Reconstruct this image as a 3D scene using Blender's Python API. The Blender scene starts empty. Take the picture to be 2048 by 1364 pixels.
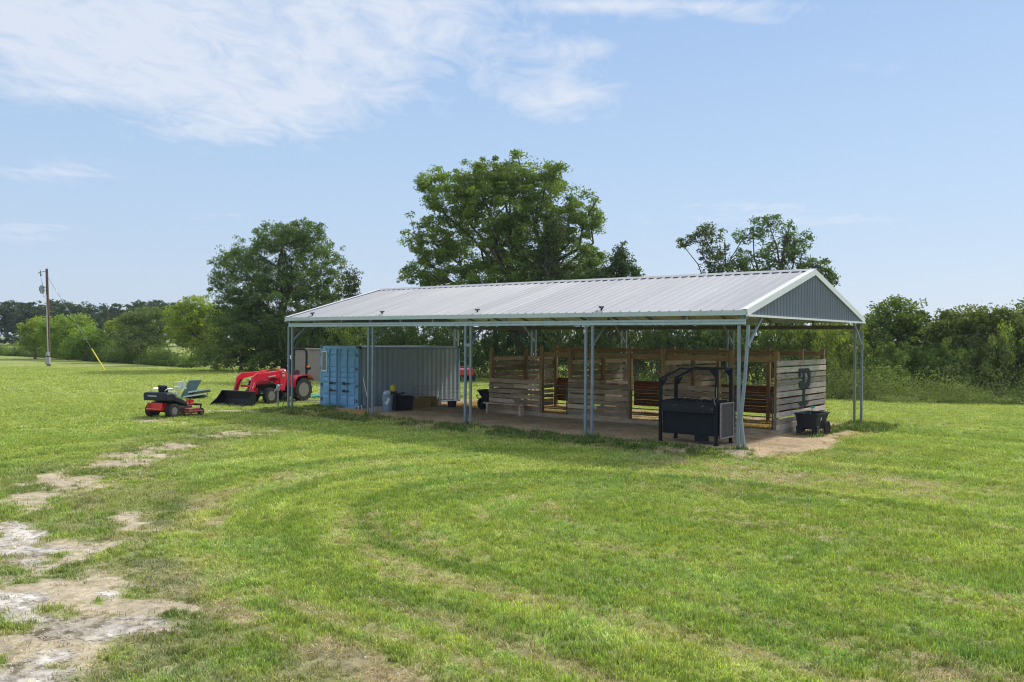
import bpy, bmesh, math, random
import numpy as np
from mathutils import Matrix, Vector
R = math.radians
random.seed(7); rng = np.random.default_rng(7)
SC = bpy.context.scene
COL = SC.collection

# ------------------------------------------------------------------ camera
F, PITCH, ROLL, CH = 1682.5, 0.0029, 0.0071, 2.94      # focal (px of a 2048 px frame), rad, rad, m
FWD = Vector((0, math.cos(PITCH), -math.sin(PITCH)))
_up = Vector((0, math.sin(PITCH), math.cos(PITCH))); _ex = Vector((1, 0, 0))
CR = math.cos(ROLL)*_ex + math.sin(ROLL)*_up
CU = -math.sin(ROLL)*_ex + math.cos(ROLL)*_up
cam = bpy.data.objects.new('camera', bpy.data.cameras.new('camera')); COL.objects.link(cam)
m = Matrix.Identity(4)
for i in range(3):
    m[i][0] = CR[i]; m[i][1] = CU[i]; m[i][2] = -FWD[i]
m[2][3] = CH
cam.matrix_world = m
cam.data.sensor_width = 36; cam.data.lens = F/2048*36
cam.data.clip_start = 0.1; cam.data.clip_end = 5000
SC.camera = cam
SC.cycles.pixel_filter_type = 'BLACKMAN_HARRIS'; SC.cycles.filter_width = 1.1
SC.render.resolution_x = 1024; SC.render.resolution_y = 682

def ray(px, py): return FWD + CR*((px-1024)/F) - CU*((py-682)/F)
def G(px, py, z=0.0):                                   # point of the ground seen at a photo pixel
    d = ray(px, py); k = (z-CH)/d.z
    return Vector((d.x*k, d.y*k, z))
def at(px, py, Y):                                      # point at depth Y
    d = ray(px, py); k = Y/d.y
    return Vector((d.x*k, Y, CH+d.z*k))

# ------------------------------------------------------------------ light
SUN_AZ = math.atan2(0.884, 0.70)        # clockwise from +Y: behind the barn, to the right
SUN_EL = R(42)
W = bpy.data.worlds.new('World'); SC.world = W; W.use_nodes = True
nt = W.node_tree; nt.nodes.clear()
def nn(t, typ, **kw):
    n = t.nodes.new(typ)
    for k, v in kw.items(): setattr(n, k, v)
    return n
out = nn(nt, 'ShaderNodeOutputWorld'); bg = nn(nt, 'ShaderNodeBackground')
sky = nn(nt, 'ShaderNodeTexSky', sky_type='NISHITA', sun_disc=False, sun_elevation=SUN_EL, sun_rotation=SUN_AZ,
         air_density=1.0, dust_density=0.6, ozone_density=1.0, altitude=50)
bg.inputs['Strength'].default_value = 0.10
tc = nn(nt, 'ShaderNodeTexCoord')
# even the visible sky out towards the pale summer blue of a humid day
mixh = nn(nt, 'ShaderNodeMix', data_type='RGBA', blend_type='MIX')
sep = nn(nt, 'ShaderNodeSeparateXYZ')
ramp = nn(nt, 'ShaderNodeValToRGB')
nt.links.new(tc.outputs['Generated'], sep.inputs[0]); nt.links.new(sep.outputs['Z'], ramp.inputs['Fac'])
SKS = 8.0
SKYC = [(0.0, (3.45, 4.05, 5.0)), (0.20, (2.75, 3.75, 5.15)), (0.40, (2.05, 3.1, 4.95)), (1.0, (5.8, 6.1, 6.6))]  # overhead stop, out of view, brightened to lift the fill in shade
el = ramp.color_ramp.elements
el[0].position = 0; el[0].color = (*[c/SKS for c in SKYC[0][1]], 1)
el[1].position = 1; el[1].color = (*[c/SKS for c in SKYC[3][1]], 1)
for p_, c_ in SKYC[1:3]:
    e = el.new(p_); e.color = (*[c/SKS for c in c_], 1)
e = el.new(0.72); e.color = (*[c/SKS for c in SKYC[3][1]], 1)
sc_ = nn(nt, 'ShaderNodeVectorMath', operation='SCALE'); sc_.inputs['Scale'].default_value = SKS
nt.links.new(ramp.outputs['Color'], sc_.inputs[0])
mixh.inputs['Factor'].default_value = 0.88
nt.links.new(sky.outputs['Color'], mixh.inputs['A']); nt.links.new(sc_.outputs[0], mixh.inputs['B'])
# thin high cloud: planar projection of the view direction onto a cloud deck
dv = nn(nt, 'ShaderNodeMath', operation='MAXIMUM'); dv.inputs[1].default_value = 0.02
nt.links.new(sep.outputs['Z'], dv.inputs[0])
dx = nn(nt, 'ShaderNodeMath', operation='DIVIDE'); dy = nn(nt, 'ShaderNodeMath', operation='DIVIDE')
nt.links.new(sep.outputs['X'], dx.inputs[0]); nt.links.new(dv.outputs[0], dx.inputs[1])
nt.links.new(sep.outputs['Y'], dy.inputs[0]); nt.links.new(dv.outputs[0], dy.inputs[1])
cmb = nn(nt, 'ShaderNodeCombineXYZ'); nt.links.new(dx.outputs[0], cmb.inputs[0]); nt.links.new(dy.outputs[0], cmb.inputs[1])
def wnoise(scale, detail, rough, dist=0.0, off=(0, 0, 0), sc=(1, 1, 1), rot=0):
    mp = nn(nt, 'ShaderNodeMapping'); mp.inputs['Location'].default_value = off; mp.inputs['Scale'].default_value = sc
    mp.inputs['Rotation'].default_value = (0, 0, rot)
    n = nn(nt, 'ShaderNodeTexNoise'); n.inputs['Scale'].default_value = scale; n.inputs['Detail'].default_value = detail
    n.inputs['Roughness'].default_value = rough; n.inputs['Distortion'].default_value = dist
    nt.links.new(cmb.outputs[0], mp.inputs['Vector']); nt.links.new(mp.outputs[0], n.inputs['Vector'])
    return n.outputs['Fac']
def wm(op, a, b=None, c=None, clamp=False):
    n = nn(nt, 'ShaderNodeMath', operation=op); n.use_clamp = clamp
    for i, v in enumerate((a, b, c)):
        if v is None: continue
        if isinstance(v, (int, float)): n.inputs[i].default_value = v
        else: nt.links.new(v, n.inputs[i])
    return n.outputs[0]
def wblob(px, py, rx, ry, amp):                          # a soft patch of cloud on the deck
    d = ray(px, py).normalized(); cx, cy = d.x/d.z, d.y/d.z
    d2 = ray(px+rx, py).normalized(); wx = abs(d2.x/d2.z-cx)
    d3 = ray(px, py-ry).normalized(); wy = abs(d3.y/d3.z-cy)
    # shear so that the patch keeps the direction of sight
    ex = wm('DIVIDE', wm('SUBTRACT', cmbx, wm('MULTIPLY', cmby, cx/cy)), wx)
    ey = wm('DIVIDE', wm('SUBTRACT', cmby, cy), wy)
    r2 = wm('ADD', wm('MULTIPLY', ex, ex), wm('MULTIPLY', ey, ey))
    return wm('MULTIPLY', wm('POWER', 2.718, wm('MULTIPLY', r2, -1.0)), amp)
cmbx, cmby = dx.outputs[0], dy.outputs[0]
fine = wnoise(5.5, 11, 0.68, 0.6, (3, 1, 0), (1, 0.55, 1), 0.5)
big = wnoise(0.9, 5, 0.6, 0.3, (7.2, 3.0, 0), (1, 0.6, 1), 0.3)
tot = None
for b_ in [(180, 50, 420, 150, 1.35), (520, 170, 320, 110, 1.15), (720, 60, 260, 100, .85), (120, 185, 150, 35, .6), (500, 265, 200, 45, .7),
           (1120, 195, 110, 55, 1.0), (1160, 95, 90, 35, .75), (1180, 10, 160, 18, .8), (1450, 15, 200, 22, .8), (1520, 42, 60, 12, .6),
           (120, 345, 150, 25, .5), (60, 455, 110, 10, .55), (60, 478, 170, 16, .35), (420, 432, 90, 9, .45), (1650, 440, 260, 16, .5), (1480, 412, 180, 10, .4), (330, 640, 300, 14, .35), (1700, 130, 120, 20, .25), (880, 40, 120, 50, .5), (1230, 440, 200, 16, .25)]:
    w_ = wblob(*b_); tot = w_ if tot is None else wm('ADD', tot, w_)
tot = wm('MINIMUM', tot, 1.05)
tex = wm('ADD', wm('MULTIPLY', fine, 2.1), wm('MULTIPLY', big, 1.0))
cl = wm('MULTIPLY', wm('SUBTRACT', wm('ADD', tot, tex), 1.80), 1.15, clamp=True)
cl = wm('MULTIPLY', wm('MULTIPLY', cl, wm('MINIMUM', wm('MULTIPLY', tot, 3.0), 1.0)), 0.80)
mixc = nn(nt, 'ShaderNodeMix', data_type='RGBA', blend_type='MIX')
mixc.clamp_result = False
nt.links.new(cl, mixc.inputs['Factor']); nt.links.new(mixh.outputs['Result'], mixc.inputs['A'])
mixc.inputs['B'].default_value = (4.7, 5.0, 5.6, 1)
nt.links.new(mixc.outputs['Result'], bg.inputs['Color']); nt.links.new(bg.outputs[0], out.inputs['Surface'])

sun = bpy.data.objects.new('sun', bpy.data.lights.new('sun', 'SUN')); COL.objects.link(sun)
sun.data.energy = 2.3; sun.data.angle = R(4.0); sun.data.color = (1, 0.955, 0.88)
sd = Vector((math.sin(SUN_AZ)*math.cos(SUN_EL), math.cos(SUN_AZ)*math.cos(SUN_EL), math.sin(SUN_EL)))
sun.rotation_euler = sd.to_track_quat('Z', 'Y').to_euler()
SC.view_settings.view_transform = 'Standard'; SC.view_settings.look = 'None'
SC.view_settings.exposure = 0.75; SC.view_settings.gamma = 1.0

# ------------------------------------------------------------------ helpers: tags, materials
def tag(o, label=None, cat=None, group=None, kind=None):
    if label: o['label'] = label
    if cat: o['category'] = cat
    if group: o['group'] = group
    if kind: o['kind'] = kind
    return o
def empty(name, loc=(0, 0, 0), rz=0, label=None, cat=None, group=None, rot=None):
    o = bpy.data.objects.new(name, None); COL.objects.link(o); o.location = loc
    o.rotation_euler = rot if rot else (0, 0, rz); o.empty_display_size = 0.2
    return tag(o, label, cat, group)
def copy_tree(o, parent=None):
    c = o.copy(); COL.objects.link(c); c.parent = parent
    for ch in list(o.children): copy_tree(ch, c)
    return c
MATS = {}
def mat(name, col, rough=0.6,  metal=0.0, col2=None, nscale=8, bump=0.0, bscale=60, spec=0.5, stretch=(1, 1, 1), contrast=(0.35, 0.7), coat=0, rust=None, rust_amt=0.0, coord=None):
    if name in MATS: return MATS[name]
    M = bpy.data.materials.new(name); M.use_nodes = True; t = M.node_tree
    b = t.nodes['Principled BSDF']; b.inputs['Roughness'].default_value = rough; b.inputs['Metallic'].default_value = metal
    b.inputs['Specular IOR Level'].default_value = spec
    if coat: b.inputs['Coat Weight'].default_value = coat; b.inputs['Coat Roughness'].default_value = 0.1
    c2 = col2 if col2 else tuple(c*0.8 for c in col)
    tcn = nn(t, 'ShaderNodeTexCoord'); mp = nn(t, 'ShaderNodeMapping'); mp.inputs['Scale'].default_value = stretch
    if coord:
        ga_ = nn(t, 'ShaderNodeAttribute'); ga_.attribute_name = coord; t.links.new(ga_.outputs['Vector'], mp.inputs[0])
    else: t.links.new(tcn.outputs['Object'], mp.inputs[0])
    n = nn(t, 'ShaderNodeTexNoise'); n.inputs['Scale'].default_value = nscale; n.inputs['Detail'].default_value = 8; n.inputs['Roughness'].default_value = 0.65
    t.links.new(mp.outputs[0], n.inputs['Vector'])
    r = nn(t, 'ShaderNodeValToRGB'); r.color_ramp.elements[0].position = contrast[0]; r.color_ramp.elements[1].position = contrast[1]
    r.color_ramp.elements[0].color = (*c2, 1); r.color_ramp.elements[1].color = (*col, 1)
    t.links.new(n.outputs['Fac'], r.inputs[0])
    c = r.outputs[0]
    if rust:
        n2 = nn(t, 'ShaderNodeTexNoise'); n2.inputs['Scale'].default_value = nscale*1.7; n2.inputs['Detail'].default_value = 10; n2.inputs['Roughness'].default_value = 0.75
        t.links.new(mp.outputs[0], n2.inputs['Vector'])
        r2 = nn(t, 'ShaderNodeValToRGB'); r2.color_ramp.elements[0].position = 0.66-rust_amt; r2.color_ramp.elements[1].position = 0.70-rust_amt
        t.links.new(n2.outputs['Fac'], r2.inputs[0])
        mx = nn(t, 'ShaderNodeMix', data_type='RGBA'); t.links.new(r2.outputs[0], mx.inputs['Factor'])
        t.links.new(c, mx.inputs['A']); mx.inputs['B'].default_value = (*rust, 1); c = mx.outputs['Result']
    t.links.new(c, b.inputs['Base Color'])
    if bump:
        n3 = nn(t, 'ShaderNodeTexNoise'); n3.inputs['Scale'].default_value = bscale; n3.inputs['Detail'].default_value = 6
        t.links.new(mp.outputs[0], n3.inputs['Vector'])
        bp = nn(t, 'ShaderNodeBump'); bp.inputs['Strength'].default_value = bump; bp.inputs['Distance'].default_value = 0.01
        t.links.new(n3.outputs['Fac'], bp.inputs['Height']); t.links.new(bp.outputs[0], b.inputs['Normal'])
    MATS[name] = M; return M

def wood_mat(name, c_light, c_dark, grey):
    """Weathered planks: every board (mesh island) has its own tone, with grain, stains and knots along it."""
    M = bpy.data.materials.new(name); M.use_nodes = True; t = M.node_tree
    b = t.nodes['Principled BSDF']; b.inputs['Roughness'].default_value = 0.85; b.inputs['Specular IOR Level'].default_value = 0.2
    g = nn(t, 'ShaderNodeNewGeometry'); tcn = nn(t, 'ShaderNodeTexCoord')
    at_ = nn(t, 'ShaderNodeAttribute'); at_.attribute_name = 'grain'      # along-board coordinate, set per vertex
    n = nn(t, 'ShaderNodeTexNoise'); n.inputs['Scale'].default_value = 1.0; n.inputs['Detail'].default_value = 9; n.inputs['Roughness'].default_value = 0.7
    t.links.new(at_.outputs['Vector'], n.inputs['Vector'])
    n2 = nn(t, 'ShaderNodeTexNoise'); n2.inputs['Scale'].default_value = 2.6; n2.inputs['Detail'].default_value = 6; n2.inputs['Roughness'].default_value = 0.7
    t.links.new(tcn.outputs['Object'], n2.inputs['Vector'])
    r = nn(t, 'ShaderNodeValToRGB'); r.color_ramp.elements[0].position = 0.35; r.color_ramp.elements[1].position = 0.62
    r.color_ramp.elements[0].color = (*c_dark, 1); r.color_ramp.elements[1].color = (*c_light, 1)
    t.links.new(n.outputs['Fac'], r.inputs[0])
    r2 = nn(t, 'ShaderNodeValToRGB'); r2.color_ramp.elements[0].position = 0.4; r2.color_ramp.elements[1].position = 0.62
    r2.color_ramp.elements[0].color = (0, 0, 0, 1); r2.color_ramp.elements[1].color = (0.75, 0.75, 0.75, 1)
    t.links.new(n2.outputs['Fac'], r2.inputs[0])
    mx = nn(t, 'ShaderNodeMix', data_type='RGBA'); t.links.new(r2.outputs[0], mx.inputs['Factor'])
    t.links.new(r.outputs[0], mx.inputs['A']); mx.inputs['B'].default_value = (*grey, 1)
    mr = nn(t, 'ShaderNodeMapRange'); mr.inputs['To Min'].default_value = 0.55; mr.inputs['To Max'].default_value = 1.35
    t.links.new(g.outputs['Random Per Island'], mr.inputs['Value'])
    sc = nn(t, 'ShaderNodeVectorMath', operation='SCALE'); t.links.new(mx.outputs['Result'], sc.inputs[0]); t.links.new(mr.outputs[0], sc.inputs['Scale'])
    t.links.new(sc.outputs[0], b.inputs['Base Color'])
    bp = nn(t, 'ShaderNodeBump'); bp.inputs['Strength'].default_value = 0.5; bp.inputs['Distance'].default_value = 0.01
    t.links.new(n.outputs['Fac'], bp.inputs['Height']); t.links.new(bp.outputs[0], b.inputs['Normal'])
    MATS[name] = M; return M

# ------------------------------------------------------------------ helpers: mesh builder
class MB:
    def __init__(s): s.v = []; s.f = []; s.mi = []; s.g = []
    def add(s, vs, fs, mi=0, g=None):
        k = len(s.v); s.v += [tuple(p) for p in vs]; s.f += [tuple(i+k for i in f) for f in fs]; s.mi += [mi]*len(fs)
        if g is None: g = [(p[0]*2, p[1]*2, p[2]*2) for p in s.v[k:]]
        s.g += g
        return s
    def box(s, c, size, rot=None, mi=0, taper=1.0):
        x, y, z = [q/2 for q in size]
        vs = [Vector((sx*x*(taper if sz > 0 else 1), sy*y*(taper if sz > 0 else 1), sz*z)) for sz in (-1, 1) for sx, sy in ((-1, -1), (1, -1), (1, 1), (-1, 1))]
        if rot is not None: vs = [rot @ v for v in vs]
        vs = [v+Vector(c) for v in vs]
        return s.add(vs, [(3, 2, 1, 0), (4, 5, 6, 7), (0, 1, 5, 4), (1, 2, 6, 5), (2, 3, 7, 6), (3, 0, 4, 7)], mi)
    def bar(s, p0, p1, w, h, up=(0, 0, 1), mi=0, ch=0.0):
        """Rectangular bar from p0 to p1; w across, h along 'up'."""
        p0 = Vector(p0); p1 = Vector(p1); d = (p1-p0); L = d.length; d.normalize(); u = Vector(up)
        if abs(d.dot(u)) > 0.98: u = Vector((1, 0, 0)) if abs(d.x) < 0.9 else Vector((0, 1, 0))
        sx = d.cross(u).normalized(); u = sx.cross(d).normalized()
        if ch:
            a, b = w/2, h/2; prof = [(-a+ch, -b), (a-ch, -b), (a, -b+ch), (a, b-ch), (a-ch, b), (-a+ch, b), (-a, b-ch), (-a, -b+ch)]
        else: prof = [(-w/2, -h/2), (w/2, -h/2), (w/2, h/2), (-w/2, h/2)]
        n = len(prof); vs = [p+sx*a+u*b for p in (p0, p1) for a, b in prof]
        fs = [(i, (i+1) % n, n+(i+1) % n, n+i) for i in range(n)] + [tuple(range(n-1, -1, -1)), tuple(range(n, 2*n))]
        o = random.uniform(0, 90)
        g = [(o+t*1.6, a*26+o, b*26) for t in (0, L) for a, b in prof]
        return s.add(vs, fs, mi, g)
    def tube(s, pts, r, n=8, mi=0, closed=False):
        pts = [Vector(p) for p in pts]; rr = r if isinstance(r, (list, tuple)) else [r]*len(pts)
        vs = []; N = len(pts); pu = None
        for i, p in enumerate(pts):
            a = pts[(i-1) % N] if (i > 0 or closed) else p; b = pts[(i+1) % N] if (i < N-1 or closed) else p
            d = (b-a).normalized()
            if pu is None:
                pu = Vector((0, 0, 1)) if abs(d.z) < 0.9 else Vector((1, 0, 0))
            sx = d.cross(pu)
            if sx.length < 1e-4: sx = d.cross(Vector((0.3, 1, 0.2)))
            sx.normalize(); u = sx.cross(d).normalized(); pu = u
            for k in range(n):
                t = 2*math.pi*k/n; vs.append(p+(sx*math.cos(t)+u*math.sin(t))*rr[i])
        fs = []
        for i in range(N if closed else N-1):
            j = (i+1) % N
            for k in range(n): fs.append((i*n+k, i*n+(k+1) % n, j*n+(k+1) % n, j*n+k))
        if not closed: fs += [tuple(range(n-1, -1, -1)), tuple(range((N-1)*n, N*n))]
        return s.add(vs, fs, mi)
    def lathe(s, prof, c=(0, 0, 0), axis='z', n=24, mi=0):
        """prof: list of (radius, height along the axis)."""
        vs = []
        for r, h in prof:
            for k in range(n):
                t = 2*math.pi*k/n; a, b = r*math.cos(t), r*math.sin(t)
                vs.append(Vector(c)+Vector((a, b, h) if axis == 'z' else (a, h, b) if axis == 'y' else (h, a, b)))
        fs = []
        for i in range(len(prof)-1):
            for k in range(n): fs.append((i*n+k, i*n+(k+1) % n, (i+1)*n+(k+1) % n, (i+1)*n+k))
        fs += [tuple(range(n-1, -1, -1)), tuple(range((len(prof)-1)*n, len(prof)*n))]
        return s.add(vs, fs, mi)
    def prism(s, prof, p0, ex, ey, ez, mi=0):
        """Polygon prof in (ex,ey) at p0, pushed along vector ez."""
        p0, ex, ey, ez = map(Vector, (p0, ex, ey, ez)); n = len(prof)
        vs = [p0+ex*a+ey*b for a, b in prof]; vs += [v+ez for v in vs]
        fs = [(i, (i+1) % n, n+(i+1) % n, n+i) for i in range(n)] + [tuple(range(n-1, -1, -1)), tuple(range(n, 2*n))]
        return s.add(vs, fs, mi)
    def loft(s, secs, mi=0, cap=True):
        n = len(secs[0]); vs = [p for q in secs for p in q]; fs = []
        for i in range(len(secs)-1):
            for k in range(n): fs.append((i*n+k, i*n+(k+1) % n, (i+1)*n+(k+1) % n, (i+1)*n+k))
        if cap: fs += [tuple(range(n-1, -1, -1)), tuple(range((len(secs)-1)*n, len(secs)*n))]
        return s.add(vs, fs, mi)
    def build(s, name, mats, parent=None, smooth=False, bevel=0.0, fixn=True):
        me = bpy.data.meshes.new(name); me.from_pydata(s.v, [], s.f)
        mats = mats if isinstance(mats, (list, tuple)) else [mats]
        for m_ in mats: me.materials.append(m_)
        me.polygons.foreach_set('material_index', s.mi)
        a = me.attributes.new('grain', 'FLOAT_VECTOR', 'POINT'); a.data.foreach_set('vector', np.array(s.g, dtype=np.float32).ravel())
        if fixn:
            bm = bmesh.new(); bm.from_mesh(me); bmesh.ops.recalc_face_normals(bm, faces=bm.faces); bm.to_mesh(me); bm.free()
        if smooth:
            me.polygons.foreach_set('use_smooth', [True]*len(me.polygons))
            try: me.set_sharp_from_angle(angle=R(38))
            except Exception: pass
        me.update()
        o = bpy.data.objects.new(name, me); COL.objects.link(o); o.parent = parent
        if bevel:
            md = o.modifiers.new('bevel', 'BEVEL'); md.width = bevel; md.segments = 1; md.limit_method = 'ANGLE'
        return o

def text_obj(txt, size, mt, parent, mtx, name='lettering', extrude=0.003, squash=1.0):
    cu = bpy.data.curves.new(name, 'FONT'); cu.body = txt; cu.size = size; cu.extrude = extrude; cu.align_x = 'CENTER'; cu.align_y = 'CENTER'
    cu.offset = size*0.02
    to = bpy.data.objects.new(name, cu); COL.objects.link(to)
    bpy.context.view_layer.update()
    dg = bpy.context.evaluated_depsgraph_get(); me = bpy.data.meshes.new_from_object(to.evaluated_get(dg))
    bpy.data.objects.remove(to)
    me.transform(Matrix.Diagonal((1, squash, 1, 1))); me.transform(mtx)
    me.materials.clear(); me.materials.append(mt)
    o = bpy.data.objects.new(name, me); COL.objects.link(o); o.parent = parent
    return o

# ------------------------------------------------------------------ numpy noise
def _hash(ix, iy, seed):
    h = (ix.astype(np.int64)*374761393 + iy.astype(np.int64)*668265263 + seed*1442695041) & 0xffffffff
    h = ((h ^ (h >> 13))*1274126177) & 0xffffffff
    return ((h ^ (h >> 16)) & 0xffff)/65535.0
def vnoise(x, y, seed=0):
    ix = np.floor(x); iy = np.floor(y); fx = x-ix; fy = y-iy
    fx = fx*fx*(3-2*fx); fy = fy*fy*(3-2*fy)
    a = _hash(ix, iy, seed); b = _hash(ix+1, iy, seed); c = _hash(ix, iy+1, seed); d = _hash(ix+1, iy+1, seed)
    return (a*(1-fx)+b*fx)*(1-fy)+(c*(1-fx)+d*fx)*fy
def fbm(x, y, o=4, seed=0, g=0.5):
    s = 0; a = 1; t = 0
    for i in range(o):
        s = s+a*vnoise(x, y, seed+i*17); t += a; a *= g; x = x*2.03+11.3; y = y*2.03+5.7
    return s/t
def sstep(a, b, x):
    t = np.clip((x-a)/(b-a), 0, 1); return t*t*(3-2*t)

# ------------------------------------------------------------------ barn frame of reference
BO = np.array([5.8966, 21.4515]); BYAW = 0.676
BA = np.array([-math.cos(BYAW), math.sin(BYAW)]); BB = np.array([BA[1], -BA[0]])   # BA: along the eave, leftwards; BB: across, away
BAY, BW = 4.6893, 9.646; BL = BAY*4
ZB, ZE, ZR = 3.3333, 3.5828, 4.9359
OV, OE = 0.149, 0.1495
def P(a, b, z=0.0): return Vector((BO[0]+BA[0]*a+BB[0]*b, BO[1]+BA[1]*a+BB[1]*b, z))
def ab(x, y):
    rx, ry = x-BO[0], y-BO[1]; return rx*BA[0]+ry*BA[1], rx*BB[0]+ry*BB[1]
VA = Vector((BA[0], BA[1], 0)); VB = Vector((BB[0], BB[1], 0))
PAD = 0.06
def height(x, y):
    a, b = ab(x, y)
    inside = sstep(-1.2, -0.2, a)*(1-sstep(BL+0.2, BL+1.5, a))*sstep(-1.6, -0.2, b)*(1-sstep(BW+0.1, BW+1.3, b))
    h = PAD*inside
    berm = np.exp(-((b+0.75)/0.45)**2)*sstep(-0.8, .3, a)*(1-sstep(BL-0.5, BL+0.7, a))
    h = h+berm*(0.03+0.10*fbm(x*1.7, y*1.7, 3, 5))
    h = h+0.035*(fbm(x*0.35, y*0.35, 3, 9)-0.5)*(1-inside)*sstep(5, 9, y)
    # small heap at the foot of the bent leg
    h = h+0.10*np.exp(-(((a-0.0)/0.45)**2+((b+0.12)/0.35)**2))
    return h
def hz(p): return float(height(np.array([p[0]]), np.array([p[1]]))[0])

# ------------------------------------------------------------------ lawn colour and cover
def blob(X, Y, px, py, rx, ry):
    g = G(px, py); D = g.y; wx = rx*D/F; wy = ry*D*D/(F*CH)
    k = g.x/g.y
    ex = (X-k*Y)/wx; ey = (Y-D)/wy
    return np.exp(-(ex*ex+ey*ey))
P0 = np.array([1.6, 14.2]); P1 = np.array([14.0, 3.4])
def lawn(X, Y):
    """Base colour of the turf, its cover (0 bare .. 1 full) at ground points."""
    n1 = fbm(X*0.25, Y*0.25, 4, 1); n2 = fbm(X*1.3, Y*1.3, 4, 2); n3 = fbm(X*5, Y*5, 4, 3); n4 = fbm(X*13, Y*13, 3, 4)
    g_mid = np.array([.325, .395, .082]); g_lite = np.array([.47, .515, .145]); g_dark = np.array([.205, .285, .058])
    dead = np.array([.40, .33, .19]); dirt = np.array([.45, .375, .265]); brown = np.array([.19, .14, .085]); stone = np.array([.62, .56, .49])
    # mowing rows: distance from a core line, the mower went round and round it
    d = P1-P0; L = np.hypot(*d); d = d/L
    t = np.clip((X-P0[0])*d[0]+(Y-P0[1])*d[1], 0, L)
    qx = X-(P0[0]+d[0]*t); qy = Y-(P0[1]+d[1]*t)
    s = np.hypot(qx, qy)+0.25*(n1-.5)
    ang = np.arctan2(qy, qx)*np.maximum(s, 1)+t
    far = sstep(26, 40, Y)+sstep(8, 10, -X)*0
    far = np.clip(far, 0, 1)
    rowv = Y*0.9+X*0.35
    row = vnoise(s*1.5, np.zeros_like(s)+3.3+ang*0.02, 21)*(1-far)+vnoise(rowv*0.45, X*0.03, 22)*far
    streak = fbm(s*3.9+.6*n1, ang*0.36, 4, 31); fine_row = (.55*vnoise(s*3.0+.3*n2, ang*.10, 24)+.45*vnoise(s*6.5+.3*n2, ang*.2, 25))*(1-far)+.5*far
    rw_ = .25+.75*sstep(1.5, 4.5, s); tone = 0.56+(row-.5)*0.42*rw_+(fine_row-.5)*1.0*rw_+(n1-.5)*0.28+(n2-.5)*0.55+(n3-.5)*0.5+(n4-.5)*.4
    tone = np.clip(tone, 0, 1)[..., None]
    c = np.where(tone < .5, g_dark+(g_mid-g_dark)*tone*2, g_mid+(g_lite-g_mid)*(tone*2-1))
    blu = sstep(.5, .7, fbm(X*1.1+31, Y*1.1, 3, 61))*.35; c = c*(1-blu[..., None])+c*np.array([.80, 1.02, 1.5])*blu[..., None]
    # distance: longer, paler paddock
    fl = (sstep(24, 40, Y)*0.55)[..., None]
    c = c*(1-fl)+np.array([.43, .47, .150])*(0.8+0.4*n2[..., None])*fl
    # thatch left by the mower
    near = 1-sstep(13, 22, Y)
    band = np.exp(-((s-6.9-0.3*n2)/0.45)**2)*(1-sstep(17, 21, Y))
    lw = np.exp(-((X+1.0)/3.6)**2)*(1-sstep(9, 13, Y))
    th = sstep(0.60, 0.74, streak+0.40*(n3-.5)+0.2*(n4-.5)+0.01*near+0.10*lw)*(0.20+0.45*near)
    th = th+band*sstep(0.38, 0.6, n3*0.5+n2*0.5)*0.75
    for b in [(1550, 950, 190, 30, .8), (1400, 922, 120, 12, .8), (1880, 1345, 130, 30, .8), (1680, 905, 120, 10, .5), (1320, 985, 90, 12, .35), (700, 1300, 120, 30, .2), (1000, 1330, 180, 30, .2), (470, 1180, 60, 60, .5), (420, 1060, 40, 70, .5), (1900, 985, 120, 20, .25)]:
        th = th+blob(X, Y, *b[:4])*b[4]*sstep(.35, .62, n3*.55+n2*.45)
    th = np.clip(th, 0, 1)
    cover = 1-0.35*th
    c = c*(1-th[..., None])+dead*(0.75+0.5*n3[..., None])*th[..., None]
    # the old drive: worn green, straw, dirt and crushed limestone
    dr = 0
    for b in [(60, 1180, 260, 170, 1), (260, 1000, 180, 70, .8), (330, 900, 170, 34, .8), (470, 862, 150, 18, .8), (100, 960, 160, 40, .8), (250, 1300, 260, 110, .8), (520, 1330, 260, 70, .75), (330, 1130, 90, 120, .6)]:
        dr = dr+blob(X, Y, *b[:4])*b[4]
    dr = np.clip(dr, 0, 1)*sstep(5.7, 7.7, s+1.0*(n2-.5))
    w = sstep(.25, .8, dr)*sstep(.28, .62, n2*.5+n3*.5)*0.72
    c = c*(1-w[..., None])+(np.array([.31, .295, .16])*(.6+.75*n3[..., None]))*w[..., None]
    cover = cover*(1-.35*w)
    dk = sstep(.3, .8, dr)*sstep(.52, .66, fbm(X*.9+40, Y*.9, 4, 44))*.38
    c = c*(1-dk[..., None])+np.array([.07, .12, .035])*dk[..., None]
    di = 0
    for b in [(150, 962, 140, 20, 1.05), (60, 1010, 90, 16, 1.0), (230, 930, 90, 9, .9), (60, 990, 70, 7, .9), (280, 1060, 60, 12, .7), (100, 1090, 90, 24, .6), (70, 1180, 110, 18, .7), (250, 1170, 70, 10, .6), (50, 1300, 100, 24, .8), (350, 1215, 60, 8, .6), (330, 893, 90, 10, 1.05), (250, 912, 110, 11, 1.0), (250, 1035, 80, 14, .9), (190, 1090, 90, 16, .9), (340, 845, 40, 4, .8),
              (430, 868, 100, 9, .65), (530, 862, 90, 9, .6), (470, 822, 110, 3.5, 1.0), (400, 828, 60, 3, .8), (300, 842, 50, 4, .8), (100, 1140, 150, 60, .7), (150, 1210, 170, 35, .9), (100, 1300, 160, 60, .95), (320, 1215, 90, 22, .6),
              (1540, 888, 60, 16, 1.2), (1600, 880, 60, 12, .8), (1700, 860, 50, 6, .8), (1480, 915, 60, 9, 1.0), (1380, 905, 90, 7, .9)]:
        di = di+blob(X, Y, *b[:4])*b[4]
    dm = sstep(.42, .62, di*0.72+(n3-.5)*.75+(n2-.5)*.8+(n4-.5)*.35)
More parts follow.
